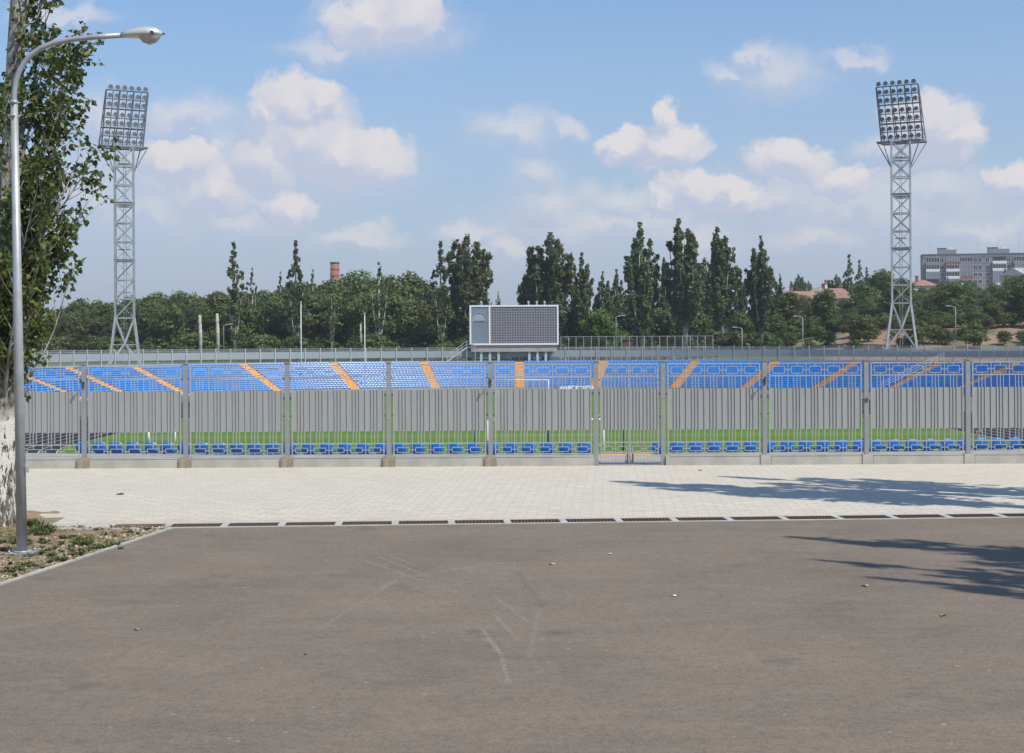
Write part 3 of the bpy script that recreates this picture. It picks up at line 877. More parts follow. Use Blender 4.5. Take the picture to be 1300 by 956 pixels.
def zg(x, y): return hill(x, y)
def put_pop(pr, px, ytop, d, wf, label, group='tall poplars beyond the far stand', rz=None, name='poplar_tree', base=None):
    v = at(px, ytop, d); z0 = zg(v.x, d) if base is None else base
    s = (v.z-z0)/H0
    return plant(pr, name, (v.x, d, z0), (s*wf*1.14, s*wf*1.14, s), rnd.uniform(0, 6) if rz is None else rz, label, 'tree', group)
POP = [
 (popA, 297, 309, 292, 1.0, 'tall narrow poplar with a pale trunk right of the left floodlight tower'),
 (popB, 320, 341, 312, .8, 'short thin poplar top just right of the first tall left poplar'),
 (popB, 356, 346, 312, .7, 'thin poplar top left of the second tall left poplar'),
 (popA, 375, 307, 290, .95, 'tall narrow poplar halfway between left tower and brick chimney'),
 (popB, 397, 343, 300, .8, 'short sparse poplar left of the brick chimney'),
 (popB, 443, 348, 305, .9, 'small sparse poplar right of the brick chimney'),
 (popB, 481, 334, 290, 1.1, 'forked sparse poplar between the brick chimney and the scoreboard'),
 (popB, 421, 370, 290, .9, 'low thin poplar in front of the brick chimney'),
 (popA, 559, 308, 288, 1.0, 'narrow tall poplar left of the scoreboard'),
 (popC, 594, 301, 296, 1.05, 'dense wide poplar rising behind the left edge of the scoreboard'),
 (popC, 697, 299, 292, 1.15, 'dense wide poplar rising behind the right edge of the scoreboard'),
 (popD, 737, 324, 296, 1.0, 'medium dense poplar right of the one behind the scoreboard'),
 (popC, 672, 345, 300, .8, 'lower poplar partly hidden by the right half of the scoreboard'),
 (popD, 765, 347, 318, .9, 'lower dark poplar above the bright green tree'),
 (popD, 784, 345, 330, .9, 'dark poplar left of the four tallest poplars'),
 (popD, 815, 287, 286, 1.1, 'first of the four tallest poplars, counted from the scoreboard'),
 (popE, 869, 282, 284, 1.12, 'tallest many-topped poplar, second of the four right of the scoreboard'),
 (popE, 843, 330, 305, .9, 'lower poplar between the first and second of the tallest four'),
 (popC, 895, 330, 322, .9, 'dark lower poplar behind and between the second and third of the tallest four'),
 (popE, 916, 292, 288, 1.0, 'narrow double-topped poplar, third of the tallest four'),
 (popD, 966, 303, 286, .95, 'pale-trunked poplar, last and rightmost of the tallest four'),
 (popD, 940, 345, 318, .8, 'low dark poplar between the third and last of the tallest four'),
 (popD, 990, 350, 310, .8, 'small poplar just right of the last tall poplar'),
 (popD, 540, 362, 300, .9, 'low poplar left of the narrow tall one near the scoreboard'),
 (popC, 612, 372, 300, .8, 'low poplar close behind the left half of the scoreboard'),
 (popD, 632, 372, 310, .45, 'small tree top peeping over the scoreboard'),
 (popC, 1013, 350, 470, .9, 'small dark poplar clump above the red roof'),
 (popC, 1026, 358, 475, .8, 'short dark tree right of the clump above the red roof'),
 (popA, 1078, 324, 420, 1.3, 'left one of three dark pointed poplars left of the right tower'),
 (popA, 1091, 331, 425, 1.2, 'middle one of three dark pointed poplars left of the right tower'),
 (popA, 1100, 340, 428, 1.1, 'right one of three dark pointed poplars left of the right tower'),
 (popC, 1061, 350, 430, 1.1, 'rounded dark tree left of three pointed poplars'),
 (popA, 1276, 338, 460, 1.1, 'dark pointed poplar in front of the right end of the apartment block'),
 (popA, 1203, 352, 520, 1.0, 'small dark poplar at the left corner of the apartment block'),
]
rnd.seed(5)
for q in POP: put_pop(*q)
# cut pale trunks
for (px, yt, lab) in ((254, 400, 'left of two bare pale cut trunks behind the far fence'), (276, 398, 'right of two bare pale cut trunks behind the far fence'), (458, 411, 'thin bare pale cut trunk beside the white flagpole')):
    v = at(px, yt, 285); mb = MB()
    mb.tube([(0, 0, 0), (.05, 0, v.z*.5), (-.05, 0, v.z)], [.4 if px < 300 else .2, .33 if px < 300 else .16, .26 if px < 300 else .13], 9)
    for k in range(4):
        a = rnd.uniform(0, 6); z = v.z*rnd.uniform(.6, .95); mb.tube([(0, 0, z), (math.cos(a)*.45, math.sin(a)*.45, z+.3)], [.09, .06], 6)
    tag(mb.build('tree_trunk', M['bark_pale'], None, (v.x, 285, 0)), lab, 'tree', 'bare cut trunks')

# broadleaf wood on the left
prof_pts = [(-40, 400), (20, 398), (60, 398), (95, 388), (130, 388), (160, 381), (185, 376), (215, 374), (240, 378), (262, 370), (300, 374), (345, 370), (370, 362), (400, 366), (440, 362), (470, 352), (500, 357), (530, 358), (560, 372)]
def prof_y(x):
    for (a, b) in zip(prof_pts[:-1], prof_pts[1:]):
        if a[0] <= x <= b[0]: return a[1]+(b[1]-a[1])*(x-a[0])/(b[0]-a[0])
    return 375
def wood_label(px, row):
    if px < 60: z = 'behind the near poplar'
    elif px < 145: z = 'left of the left floodlight tower'
    elif px < 185: z = 'behind the left floodlight tower'
    elif px < 285: z = 'behind the two bare cut trunks'
    elif px < 365: z = 'between two tall narrow poplars'
    elif px < 415: z = 'just left of the brick chimney'
    elif px < 475: z = 'just right of the brick chimney'
    else: z = 'between chimney and scoreboard'
    return 'dense dark green tree in the wood\'s %s row, %s' % (('front', 'middle', 'back')[row], z)
for row, (d, step, dy) in enumerate(((300, 33, 16), (322, 27, 5), (345, 30, -1))):
    px = -30+row*9
    while px < 572:
        y = prof_y(px)+dy+rnd.uniform(-3, 5)
        v = at(px, y, d); h = v.z-zg(v.x, d)
        pr = broads[rnd.randrange(4)]; s = h/12
        plant(pr, 'broadleaf_tree', (v.x, d+rnd.uniform(-5, 5), zg(v.x, d)-.3), (s*rnd.uniform(.9, 1.15), s*rnd.uniform(.9, 1.15), s*1.03), rnd.uniform(0, 6), wood_label(px, row), 'tree', 'trees of the wood at left')
        px += step*rnd.uniform(.8, 1.2)
# low trees behind the poplars, middle
for (px, y, d, w) in ((570, 405, 300, .8), (640, 400, 310, 1), (690, 400, 305, 1), (730, 395, 300, 1), (800, 385, 312, 1), (835, 395, 300, 1), (850, 380, 330, 1.1), (885, 400, 300, 1), (905, 390, 325, 1), (940, 398, 300, 1), (965, 390, 320, 1), (985, 400, 300, 1)):
    v = at(px, y, d); z0 = zg(v.x, d); s = (v.z-z0)/12
    plant(broads[rnd.randrange(4)], 'broadleaf_tree', (v.x, d, z0-.2), (s*w*1.15, s*w*1.15, s*1.05), rnd.uniform(0, 6),
          'low dark tree under the poplars, %s' % ('beside the scoreboard' if px < 740 else 'below the first two tallest poplars' if px < 870 else 'below the third and last tallest poplars'), 'tree', 'low trees under the poplars')
v = at(763, 396, 276); plant(bright, 'broadleaf_tree', (v.x, 276, -.1), (.95, .95, v.z/8*1.03), .7, 'bright green bushy tree right of the scoreboard behind the wire fence', 'tree')
v = at(790, 418, 278); plant(bright, 'broadleaf_tree', (v.x, 278, -.1), (.6, .6, .62), 2.7, 'small bright green tree beside the lamp post right of the scoreboard', 'tree')
# right wooded slope
RT = [(1000, 392, 330), (1018, 378, 380), (1040, 384, 360), (1060, 398, 330), (1005, 405, 300), (1030, 402, 300), (1055, 408, 292), (1085, 392, 320), (1080, 405, 295), (1100, 362, 340), (1122, 346, 345), (1105, 385, 305), (1128, 372, 315), (1150, 380, 310), (1140, 356, 360),
      (1165, 372, 345), (1185, 378, 330), (1172, 395, 295), (1196, 396, 290), (1212, 366, 380), (1222, 384, 320), (1238, 388, 305), (1250, 372, 370), (1262, 386, 330), (1280, 372, 350), (1292, 388, 320), (1310, 368, 350), (1330, 375, 330), (1200, 360, 440), (1232, 358, 450), (1262, 362, 430), (1290, 352, 440), (1318, 355, 420), (1150, 366, 420), (1240, 398, 286), (1275, 398, 300)]
for k in range(44):
    px = rnd.uniform(990, 1335); d = rnd.uniform(285, 430); v_ = at(px, 400, d); zz_ = zg(v_.x, d)+rnd.uniform(6, 9.5); RT.append((px, 435-(zz_-CAMZ)/d*F, d))
for (px, y, d) in RT:
    v = at(px, y, d); z0 = zg(v.x, d); h = max(3.5, v.z-z0); s = h/12
    w = max(s, .5)*rnd.uniform(.85, 1.1)
    z = 'left of the houses' if px < 1010 else 'below the red roofed houses' if px < 1075 else 'left of the right floodlight tower' if px < 1125 else 'behind the right floodlight tower' if px < 1165 else 'below the left half of the apartment block' if px < 1240 else 'below the right half of the apartment block'
    plant(broads[rnd.randrange(4)], 'broadleaf_tree', (v.x, d, z0-.2), (w, w, s*1.03), rnd.uniform(0, 6), '%s green tree on the right slope, %s' % ('near' if d < 315 else 'farther' if d < 400 else 'distant', z), 'tree', 'trees on the right slope')
for k in range(150):
    px = rnd.uniform(985, 1330); d = rnd.uniform(262, 345); v = at(px, 430, d); z0 = zg(v.x, d); s = rnd.uniform(.35, .8)
    z = 'left of the right tower' if px < 1125 else 'just right of the right tower' if px < 1205 else 'near the right edge'
    plant(bush, 'bush', (v.x, d, z0-.2), (s, s, s*rnd.uniform(.8, 1.2)), rnd.uniform(0, 6), 'low green bush on the bare brown slope, %s' % z, 'bush', 'bushes on the brown slope')
for k in range(90):
    px = rnd.uniform(-20, 990); d = rnd.uniform(284, 300); v = at(px, 430, d); s = rnd.uniform(.7, 1.3)
    z = 'left of the chimney' if px < 425 else 'left of the scoreboard' if px < 650 else 'right of the scoreboard'
    plant(bush, 'bush', (v.x, d, -.2), (s*1.3, s*1.3, s*.95), rnd.uniform(0, 6), 'low dark bush at the tree feet, %s' % z, 'bush', 'bushes behind the far fence')

# trees outside the right edge whose shadows fall into view
sh_tr = tree_proto(poplar_data(61, 15, [(2.0, 0, .1, 15, 1.5, .7)]+rs(8, 15, 1.5, .14, .4, .65, 33), 11000, .10, .2, .22, .2), 'd', M['bark_pale'], M['leaf_near'])
sh_tr2 = tree_proto(poplar_data(62, 15, [(2.0, 0, .1, 15, 1.5, .7)]+rs(7, 15, 1.8, .14, .4, .6, 35), 9500, .10, .25, .22, .25), 'd', M['bark_pale'], M['leaf_near'])
SUN_EL = R(52); SD = Vector((.78, -.62, 0)).normalized()
def shadow_tree(px, py, H, pr, rz, lab, w=1.0):
    tip = gd(px, py); b = tip + SD*(H/math.tan(SUN_EL)); s = H/15
    plant(pr, 'poplar_tree', (b.x, b.y, 0), (s*w, s*w, s), rz, lab, 'tree', 'poplars beyond the right edge')
shadow_tree(785, 612, 16.5, sh_tr, .3, 'poplar outside the right edge casting the longest shadow on the paving')
shadow_tree(935, 606, 15, sh_tr2, 1.9, 'poplar outside the right edge casting the upper shadow on the paving')
shadow_tree(1030, 683, 14.5, sh_tr, 3.3, 'poplar outside the right edge casting the first shadow on the asphalt', .8)
shadow_tree(1055, 712, 13.5, sh_tr2, 4.4, 'poplar outside the right edge casting the second shadow on the asphalt', .6)
shadow_tree(1120, 734, 13.5, sh_tr, 5.4, 'poplar outside the right edge casting the lowest shadow on the asphalt', .6)

# ---------------------------------------------------------------- near poplar at the left edge
rnd.seed(77)
NT0 = Vector((-9.24, 28.0, 0))
tree = empty('poplar_tree', NT0, label='large near poplar with flaking whitewashed trunk behind the street lamp at left', cat='tree')
tr = MB(); br = MB(); lf = MB()
def trunk_pt(z): return Vector((.058*z+.04*math.sin(z*.5), .03*math.sin(z*.7), z))
def trunk_r(z): return .31*max(.04, 1-z/19.9)**1.35+.10*math.exp(-z/.35)
zs = [i*.25 for i in range(80)]
b = 0; n = 28
for z in zs:
    c = trunk_pt(z)
    for j in range(n):
        t = 2*PI*j/n; rr = trunk_r(z)*(1+.05*math.sin(5*t+z)+.03*math.sin(11*t-2*z)+.02*rnd.uniform(-1, 1)*(1 if z < 2.5 else .3))
        tr.v.append((c.x+rr*math.cos(t), c.y+rr*math.sin(t), c.z))
for i in range(len(zs)-1):
    for j in range(n):
        a = i*n+j; c = i*n+(j+1) % n; tr.f.append((a, c, c+n, a+n)); tr.m.append(0); tr.sm.append(True)
def leaf(c, s, nrm, ax_):
    nrm = nrm.normalized(); u = (ax_-nrm*ax_.dot(nrm))
    if u.length < .01: u = nrm.orthogonal()
    u.normalize(); v = nrm.cross(u)
    k = len(lf.v); fold = nrm*s*.18
    lf.v += [tuple(c), tuple(c+u*s*.45+v*s*.52+fold), tuple(c+u*s*1.25), tuple(c+u*s*.45-v*s*.52+fold), tuple(c+u*s*.5)]
    lf.f += [(k, k+4, k+1), (k+4, k+2, k+1), (k, k+3, k+4), (k+4, k+3, k+2)]; lf.m += [0]*4; lf.sm += [False]*4
def rad_prof(z):
    pts = [(2.0, .5), (2.8, .9), (3.6, 1.35), (4.6, 1.75), (5.6, 1.75), (6.6, 1.3), (8, 1.3), (9, 1.55), (11, 1.4), (15, 1.0), (19, .3)]
    for a, b_ in zip(pts[:-1], pts[1:]):
        if a[0] <= z <= b_[0]: return a[1]+(b_[1]-a[1])*(z-a[0])/(b_[0]-a[0])
    return .3
def grow(P, d, L, r0, lvl, leaves=True):
    pts = [P.copy()]; rads = [r0]; k = 7; p = P.copy(); dd = d.copy()
    for i in range(k):
        dd = (dd + Vector((0, 0, .13 if lvl == 0 else .06)) + rdir()*.09).normalized(); p = p+dd*(L/k); pts.append(p.copy()); rads.append(r0*(1-.88*(i+1)/k))
    br.tube(pts, rads, 5 if lvl < 2 else 3, cap=False)
    if lvl < 2:
        m = int(L*(4.2 if lvl == 0 else 4.5))
        for j in range(m):
            t = rnd.uniform(.2, .98); q = pts[int(t*k)].lerp(pts[min(k, int(t*k)+1)], t*k-int(t*k))
            a = rnd.uniform(0, 2*PI); side = (dd.orthogonal().normalized()); side = Matrix.Rotation(a, 3, dd) @ side
            nd = (dd*.75+side*.65+Vector((0, 0, .2))).normalized()
            grow(q, nd, L*rnd.uniform(.22, .42) if lvl == 0 else rnd.uniform(.18, .4), r0*.35*(1-t*.5), lvl+1)
    if lvl >= 1:
        m = int(3+L*13) if lvl == 2 else int(L*6)
        for j in range(m):
            t = rnd.uniform(.25, 1); i0 = min(k-1, int(t*k)); q = pts[i0].lerp(pts[i0+1], t*k-i0)
            o = rdir(); o2 = (o+Vector((0, 0, -.35))).normalized()
            leaf(q+o*.035, rnd.uniform(.065, .115), rdir(.5), o2)
for k in range(66):
    z = 2.0+13*rnd.random()**1.15
    a = rnd.uniform(0, 2*PI)
    if rnd.random() < .3: a = rnd.uniform(-1.1, 1.1)
    if z > 4 and math.sin(a) < -.35 and rnd.random() < .55: continue
    zt = z+2.2
    Rr = rad_prof(zt)*rnd.uniform(.45, .9)
    rise = rnd.uniform(2.0, 3.6)
    d = Vector((math.cos(a)*Rr*1.25, math.sin(a)*Rr*1.25, rise*.8)).normalized()
    c = trunk_pt(z)
    grow(c+Vector((math.cos(a), math.sin(a), 0))*trunk_r(z)*.6, d, math.hypot(Rr*1.0, rise)*rnd.uniform(.75, 1.0), rnd.uniform(.018, .04), 0)
# a low side limb whose leafy end shows furthest right, and dark shoots low on the trunk
for (z, a, out, rise) in ((3.5, -.1, 1.55, 1.9), (3.9, .25, 1.75, 1.6), (3.2, -.5, 1.2, 1.5), (3.0, .0, 1.2, 2.0), (4.6, .15, 1.75, 1.7), (4.2, -.25, 1.9, 2.0)):
    c = trunk_pt(z); d = Vector((math.cos(a)*out, math.sin(a)*out, rise)).normalized(); grow(c, d, math.hypot(out, rise)*1.0, .035, 0)
for k in range(46):
    a = rnd.uniform(-2.2, 1.2); z = rnd.uniform(1.9, 3.6); c = trunk_pt(z); d = Vector((math.cos(a)*.35, math.sin(a)*.35, 1)).normalized()
    grow(c+Vector((math.cos(a), math.sin(a), 0))*trunk_r(z)*.9, d, rnd.uniform(.8, 1.6), .014, 1)
tr.build('trunk', M['trunk_lime'], tree)
br.build('branches', M['bark_pale'], tree)
lf.build('crown', M['leaf_near'], tree)

# ---------------------------------------------------------------- floodlight towers
def flood_mesh():
    mb = MB()
    # round reflector housing: facing -Y, tilted down a little
    n = 10; pr = [(.0, .10), (-.12, .22), (-.30, .30), (-.34, .30)]
    b = 0
    for (y, r_) in pr:
        for j in range(n):
            t = 2*PI*j/n; mb.v.append((r_*math.cos(t), y, r_*math.sin(t)+.34))
    for i in range(3):
        for j in range(n):
            a = i*n+j; c = i*n+(j+1) % n; mb.f.append((a, a+n, c+n, c)); mb.m.append(0); mb.sm.append(True)
    mb.f.append(tuple(3*n+j for j in range(n))); mb.m.append(1); mb.sm.append(False)
    mb.f.append(tuple(reversed(range(n)))); mb.m.append(0); mb.sm.append(False)
    mb.box(-.34, -.31, -.2, -.1, 0, .36); mb.box(.31, .34, -.2, -.1, 0, .36); mb.box(-.34, .34, -.2, -.1, -.03, 0.0); mb.box(-.1, .1, .0, .2, .24, .44)
    return mb.data('floodlight', [M['lampbody'], M['lampglass']])
FD = flood_mesh()
def tower(px, ytop, d, target, label, rotz, base_z=0):
    v = at(px, ytop, d); Ht = v.z - base_z
    e = empty('floodlight_tower', (v.x, d, base_z), label=label, cat='floodlight tower', group='floodlight towers')
    f = (Vector((target[0], target[1], 0)) - Vector((v.x, d, 0))).normalized(); w = Vector((-f.y, f.x, 0))
    zb, zp = 7.6, Ht-9.3
    hb, hs = 2.45, 1.5
    def corner(i, z):
        h = hb+(hs-hb)*min(1, z/zb) if z < zb else hs
        sx, sy = ((-1, -1), (1, -1), (1, 1), (-1, 1))[i % 4]
        c, s = math.cos(rotz), math.sin(rotz); x, y = sx*h, sy*h
        return Vector((x*c-y*s, x*s+y*c, z))
    base = MB()
    for i in range(4):
        base.bar(corner(i, 0), corner(i, zb), .34)
        base.bar(corner(i, zb*.42), corner(i+1, zb*.42), .15)
        mid = (corner(i, zb*.45)+corner(i+1, zb*.45))/2
        base.bar(corner(i, 0), mid, .26); base.bar(corner(i+1, 0), mid, .26); base.bar(corner(i, zb), mid, .26); base.bar(corner(i+1, zb), mid, .26)
        q = corner(i, 0).lerp(mid, .5); base.bar(q, corner(i, zb*.34), .1); q = corner(i+1, 0).lerp(mid, .5); base.bar(q, corner(i+1, zb*.34), .1)
        base.box(-.4, .4, -.4, .4, -.5, .15, 0, Matrix.Translation(corner(i, 0)))
    base.build('tower_base', M['tower'], e)
    sh = MB()
    for i in range(4): sh.bar(corner(i, zb), corner(i, zp), .28)
    nb = 9
    for k in range(nb+1):
        z = zb+(zp-zb)*k/nb
        for i in range(4):
            sh.bar(corner(i, z), corner(i+1, z), .19)
            if k < nb:
                z2 = zb+(zp-zb)*(k+1)/nb
                if k % 3 == 1 or k == nb-1: sh.bar(corner(i, z), corner(i+1, z2), .14); sh.bar(corner(i+1, z), corner(i, z2), .14)
                elif k % 3 == 0: sh.bar(corner(i, z), corner(i+1, z2), .16)
                else: sh.bar(corner(i+1, z), corner(i, z2), .16)
    for k in (3, 6):
        z = zb+(zp-zb)*k/nb; sh.box(-1.7, 1.7, -1.7, 1.7, z+.2, z+.32, 0, Matrix.Rotation(rotz, 4, 'Z'))
    sh.build('lattice_shaft', M['tower'], e)
    ld = MB()
    for s_ in (-.22, .22): ld.bar(w*s_+f*.2+Vector((0, 0, .3)), w*s_+f*.2+Vector((0, 0, zp)), .07)
    z = .5
    while z < zp: ld.bar(w*-.22+f*.2+Vector((0, 0, z)), w*.22+f*.2+Vector((0, 0, z)), .04); z += .45
    for k in range(4):
        z = zb+(zp-zb)*(k+.6)/4; ld.box(-.9, .9, -.9, .9, z, z+.08)
    ld.build('ladder', M['tower'], e)
    # head: frame leaning towards the pitch
    Wd, lean, Hh = 7.0, 2.9, Ht-zp-.5
    def hp(u, t, back=0.0):   # u across -1..1, t up 0..1
        return w*(u*Wd/2) + f*(-.9+t*lean+ .0 - back) + Vector((0, 0, zp+.25+t*Hh))
    hd = MB()
    for k in range(7):
        u = -1+2*k/6; hd.bar(hp(u, 0), hp(u, 1), .2 if k in (0, 6) else .12)
    lev = [0, .17, .33, .5, .67, .84, 1.0]
    for i, t in enumerate(lev): hd.bar(hp(-1, t), hp(1, t), .16 if i % 2 == 0 else .11)
    for u in (-1, -.34, .34, 1):
        hd.bar(hp(u, 0, 1.7), hp(u, 1, .35), .11); 
        for i, t in enumerate(lev): hd.bar(hp(u, t), hp(u, t, 1.7-1.35*t), .08)
        for a_, b_ in ((0, .33), (.33, .67), (.67, 1)): hd.bar(hp(u, a_, 1.7-1.35*a_), hp(u, b_), .07)
    hd.build('head_frame', M['tower_dark'], e)
    pf = MB()
    for t in (0, .33, .67):
        bk = 1.7-1.35*t; A, B, C_, D_ = hp(-1.04, t), hp(1.04, t), hp(1.04, t, bk), hp(-1.04, t, bk)
        for k in range(5): pf.bar(A.lerp(D_, k/4), B.lerp(C_, k/4), .12 if k in (0, 4) else .07, .05)
        for k in range(13): pf.bar(A.lerp(B, k/12), D_.lerp(C_, k/12), .05)
        for s_ in (.55, 1.0):
            pf.bar(D_+Vector((0, 0, s_)), C_+Vector((0, 0, s_)), .05)
    A = [w*(s1*3.6)+f*s2+Vector((0, 0, zp)) for s1 in (-1, 1) for s2 in (-2.7, 1.4)]
    for i, j in ((0, 1), (2, 3), (0, 2), (1, 3)): pf.bar(A[i], A[j], .22)
    for s_ in (-2.2, -.8, .6): pf.bar(w*-3.6+f*s_+Vector((0, 0, zp)), w*3.6+f*s_+Vector((0, 0, zp)), .12)
    for i in range(4):
        c = corner(i, zp-4.5); n_ = min(A, key=lambda q: (Vector((q.x, q.y, 0))-Vector((c.x, c.y, 0))).length); pf.bar(c, n_, .13)
    pf.build('platform', M['tower_dark'], e)
    ang_ = math.atan2(f.y, f.x)+PI/2
    for i, t in enumerate((.03, .18, .36, .51, .70, .85, 1.0)):
        for k in range(6):
            u = -1+2*(k+.5)/6
            o = link('floodlight', FD, e, hp(u, t)+f*.15, ang_); o.rotation_euler.x = R(0); o.scale = (1.3, 1.3, 1.3)
    return e
tower(157, 116, 262, (1.5, 152), 'left lattice floodlight tower with tilted lamp rack, before the dark wood', R(12))
tower(1143, 109, 262, (1.5, 152), 'right lattice floodlight tower with tilted lamp rack, left of the apartment block', R(-14), hill(64.6, 262)+.0)

# ---------------------------------------------------------------- scoreboard
DS = 262.0
def sb(px, py): 
    v = at(px, py, DS); return v.x, v.z
x0, zt = sb(596, 387.5); x1, _ = sb(709, 387.5); _, zb_ = sb(650, 438); xm, _ = sb(621.5, 400); _, zc = sb(650, 446.5)
_, zt = sb(650, 387.3)
board = empty('scoreboard', ((x0+x1)/2, DS, 0), label='large dark stadium scoreboard with white frame on pale legs in the centre', cat='scoreboard')
ox = (x0+x1)/2
def B(name, mat, boxes, par=board):
    mb = MB()
    for q in boxes: mb.box(q[0]-ox, q[1]-ox, q[2], q[3], q[4], q[5])
    return mb.build(name, mat, par)
B('casing', M['board_dark'], [(x0+.05, x1-.05, .03, 1.1, zb_+.05, zt-.05)])
B('screen', M['screen'], [(xm+.15, x1-.2, -.05, .028, zb_+.2, zt-.2)])
sp = B('side_panel', M['board_left'], [(x0+.2, xm-.15, -.05, .028, zb_+.2, zt-.2)])
fr = .28
B('frame', M['white'], [(x0, x1, -.15, .15, zt-fr, zt), (x0, x1, -.15, .15, zb_, zb_+fr), (x0, x0+fr, -.149, .149, zb_+fr, zt-fr), (x1-fr, x1, -.149, .149, zb_+fr, zt-fr), (xm-fr/2, xm+fr/2, -.148, .148, zb_+fr, zt-fr)])
mb = MB(); cx = (x0+xm)/2-ox; cz = zt-2.7; 
for k in range(24):
    a0, a1 = PI*(k/24), PI*((k+1)/24)
    mb.bar((cx+1.25*math.cos(a0), -.07, cz+1.5*math.sin(a0)), (cx+1.25*math.cos(a1), -.07, cz+1.5*math.sin(a1)), .13)
mb.face([(cx+1.1*math.cos(PI*k/16), -.058, cz+1.35*math.sin(PI*k/16)) for k in range(17)])
mb.build('emblem', M['board_mark'], sp)
mb = MB()
for k in range(4): mb.box(cx-.85+k*.45, cx-.85+k*.45+.3, -.08, -.06, cz-.12, cz+.12)
mb.build('emblem_marks', M['board_dark'], sp)
mb = MB()
for k in range(14):
    a = rnd
    mb.box(x0+.2-ox+k*.01*0, xm-.16-ox, -.062, -.052, zb_+.45+k*.42, zb_+.47+k*.42)
mb.build('panel_seams', M['board_mark'], sp)
B('skirt', M['terrace'], [(x0+.2, x1-.3, .1, .5, zc, zb_-.002)])
for px in (611, 622, 633, 672, 682.5, 693):
    q, _ = sb(px, 450); mb = MB(); mb.box(-.2, .2, .3, .7, 0, zc); mb.build('leg', M['pale_teal'], board, (q-ox, 0, 0))
for px in (611, 622, 671, 681.5, 691.5):
    q, _ = sb(px, 385); mb = MB(); mb.box(-.14, .14, .0, .25, zt, zt+.35); mb.tube([(0, -.12, zt+.5), (0, .32, zt+.5)], .2, 8); mb.build('roof_vent', M['pale_teal'], board, (q-ox, .3, 0))
_, zw = sb(650, 447)
# stair at its left
stair = empty('steel_stair', (sb(596, 450)[0]-1.6, DS-1.0, 0), label='grey steel stair with handrails climbing to the left side of the scoreboard', cat='stairs')
zs_ = sb(596, 441)[1]; xl = -2.1; xr = 1.2
mb = MB()
for y in (-.5, .5): mb.bar((xl, y, 0.1), (xr, y, zs_), .1, .25)
mb.build('stringers', M['rail'], stair)
mb = MB()
for k in range(9): mb.box(xl+(xr-xl)*(k+.3)/9, xl+(xr-xl)*(k+.3)/9+.28, -.48, .48, .1+(zs_-.1)*(k+.3)/9+.02, .1+(zs_-.1)*(k+.3)/9+.06)
mb.box(xr, xr+1.4, -.5, .5, zs_, zs_+.08); mb.build('treads', M['rail'], stair)
mb = MB()
for y in (-.55, .55):
    for dz in (.55, 1.05): mb.bar((xl, y, .1+dz), (xr, y, zs_+dz), .06); mb.bar((xr, y, zs_+dz), (xr+1.4, y, zs_+dz), .06)
    for k in range(5): 
        t = k/4; mb.bar((xl+(xr-xl)*t, y, .1+(zs_-.1)*t), (xl+(xr-xl)*t, y, .1+(zs_-.1)*t+1.05), .05)
mb.bar((xr+1.4, -.5, 0), (xr+1.4, -.5, zs_+1.05), .08); mb.bar((xr, -.5, 0), (xr, -.5, zs_), .08)
mb.build('handrails', M['rail'], stair)

# ---------------------------------------------------------------- perimeter fence round the bowl (far side)
RF = 75.5
ff = empty('perimeter_fence', (0, 0, 0), label='long pale blue-grey sheeted fence curving behind the far stand', cat='fence')
ths = [-100+200*i/92 for i in range(93)]
ths = [-89.9+179.8*i/92 for i in range(93)]
mp_ = MB(); mp_.box(-.06, .06, -.06, .06, 0, 2.5); fpd = mp_.data('fence_post', M['rail'])
for th in ths: link('fence_post', fpd, ff, rp(RF, th), -R(th))
mb = MB()
for a, b in zip(ths[:-1], ths[1:]):
    p, q = rp(RF+.08, a), rp(RF+.08, b); d = (q-p).normalized()
    p = p+d*.1; q = q-d*.1
    mb.bar(p+Vector((0, 0, 1.33)), q+Vector((0, 0, 1.33)), .02, 1.12)
mb.build('infill_sheet', M['far_sheet'], ff)
mb = MB()
for a, b in zip(ths[:-1], ths[1:]):
    p, q = rp(RF, a), rp(RF, b)
    for z in (.15, 2.1, 2.4): mb.bar(p+Vector((0, 0, z)), q+Vector((0, 0, z)), .035)
    for k in range(1, 20):
        c = p.lerp(q, k/20); mb.bar(c+Vector((0, 0, .15)), c+Vector((0, 0, 2.4)), .022)
mb.build('fence_bars', M['rail'], ff)
# low concrete kerb under it
mb = MB(); ringstrip(mb, [(RF-.1, -.05), (RF-.1, .14), (RF+.12, .14), (RF+.12, -.05)], ths, False); mb.build('plinth', M['concrete'], ff)

# wire mesh ball fence
wf_d = 270
wf = empty('wire_fence', (0, 0, 0), label='tall open wire mesh fence on thin posts right of the scoreboard', cat='fence')
xa, _z = at(712, 426, wf_d).x, at(712, 427, wf_d).z
xb = at(905, 426, wf_d).x; zt_ = at(800, 427, wf_d).z
N = 20; wp = MB(); wp.box(-.04, .04, -.04, .04, 0, zt_); wpd = wp.data('fence_post', M['rail'])
for k in range(N+1): link('fence_post', wpd, wf, (xa+(xb-xa)*k/N, wf_d, 0))
mb = MB(); mb.bar((xa, wf_d, zt_), (xb, wf_d, zt_), .06); mb.bar((xa, wf_d, zt_*.55), (xb, wf_d, zt_*.55), .04)
k = 0
L_ = xb-xa
while k < L_:
    mb.bar((xa+k, wf_d+.03, .1), (xa+k, wf_d+.03, zt_), .007); k += .3
z = .3
while z < zt_: mb.bar((xa, wf_d+.04, z), (xb, wf_d+.04, z), .007); z += .3
mb.build('wire_mesh', M['rail'], wf)

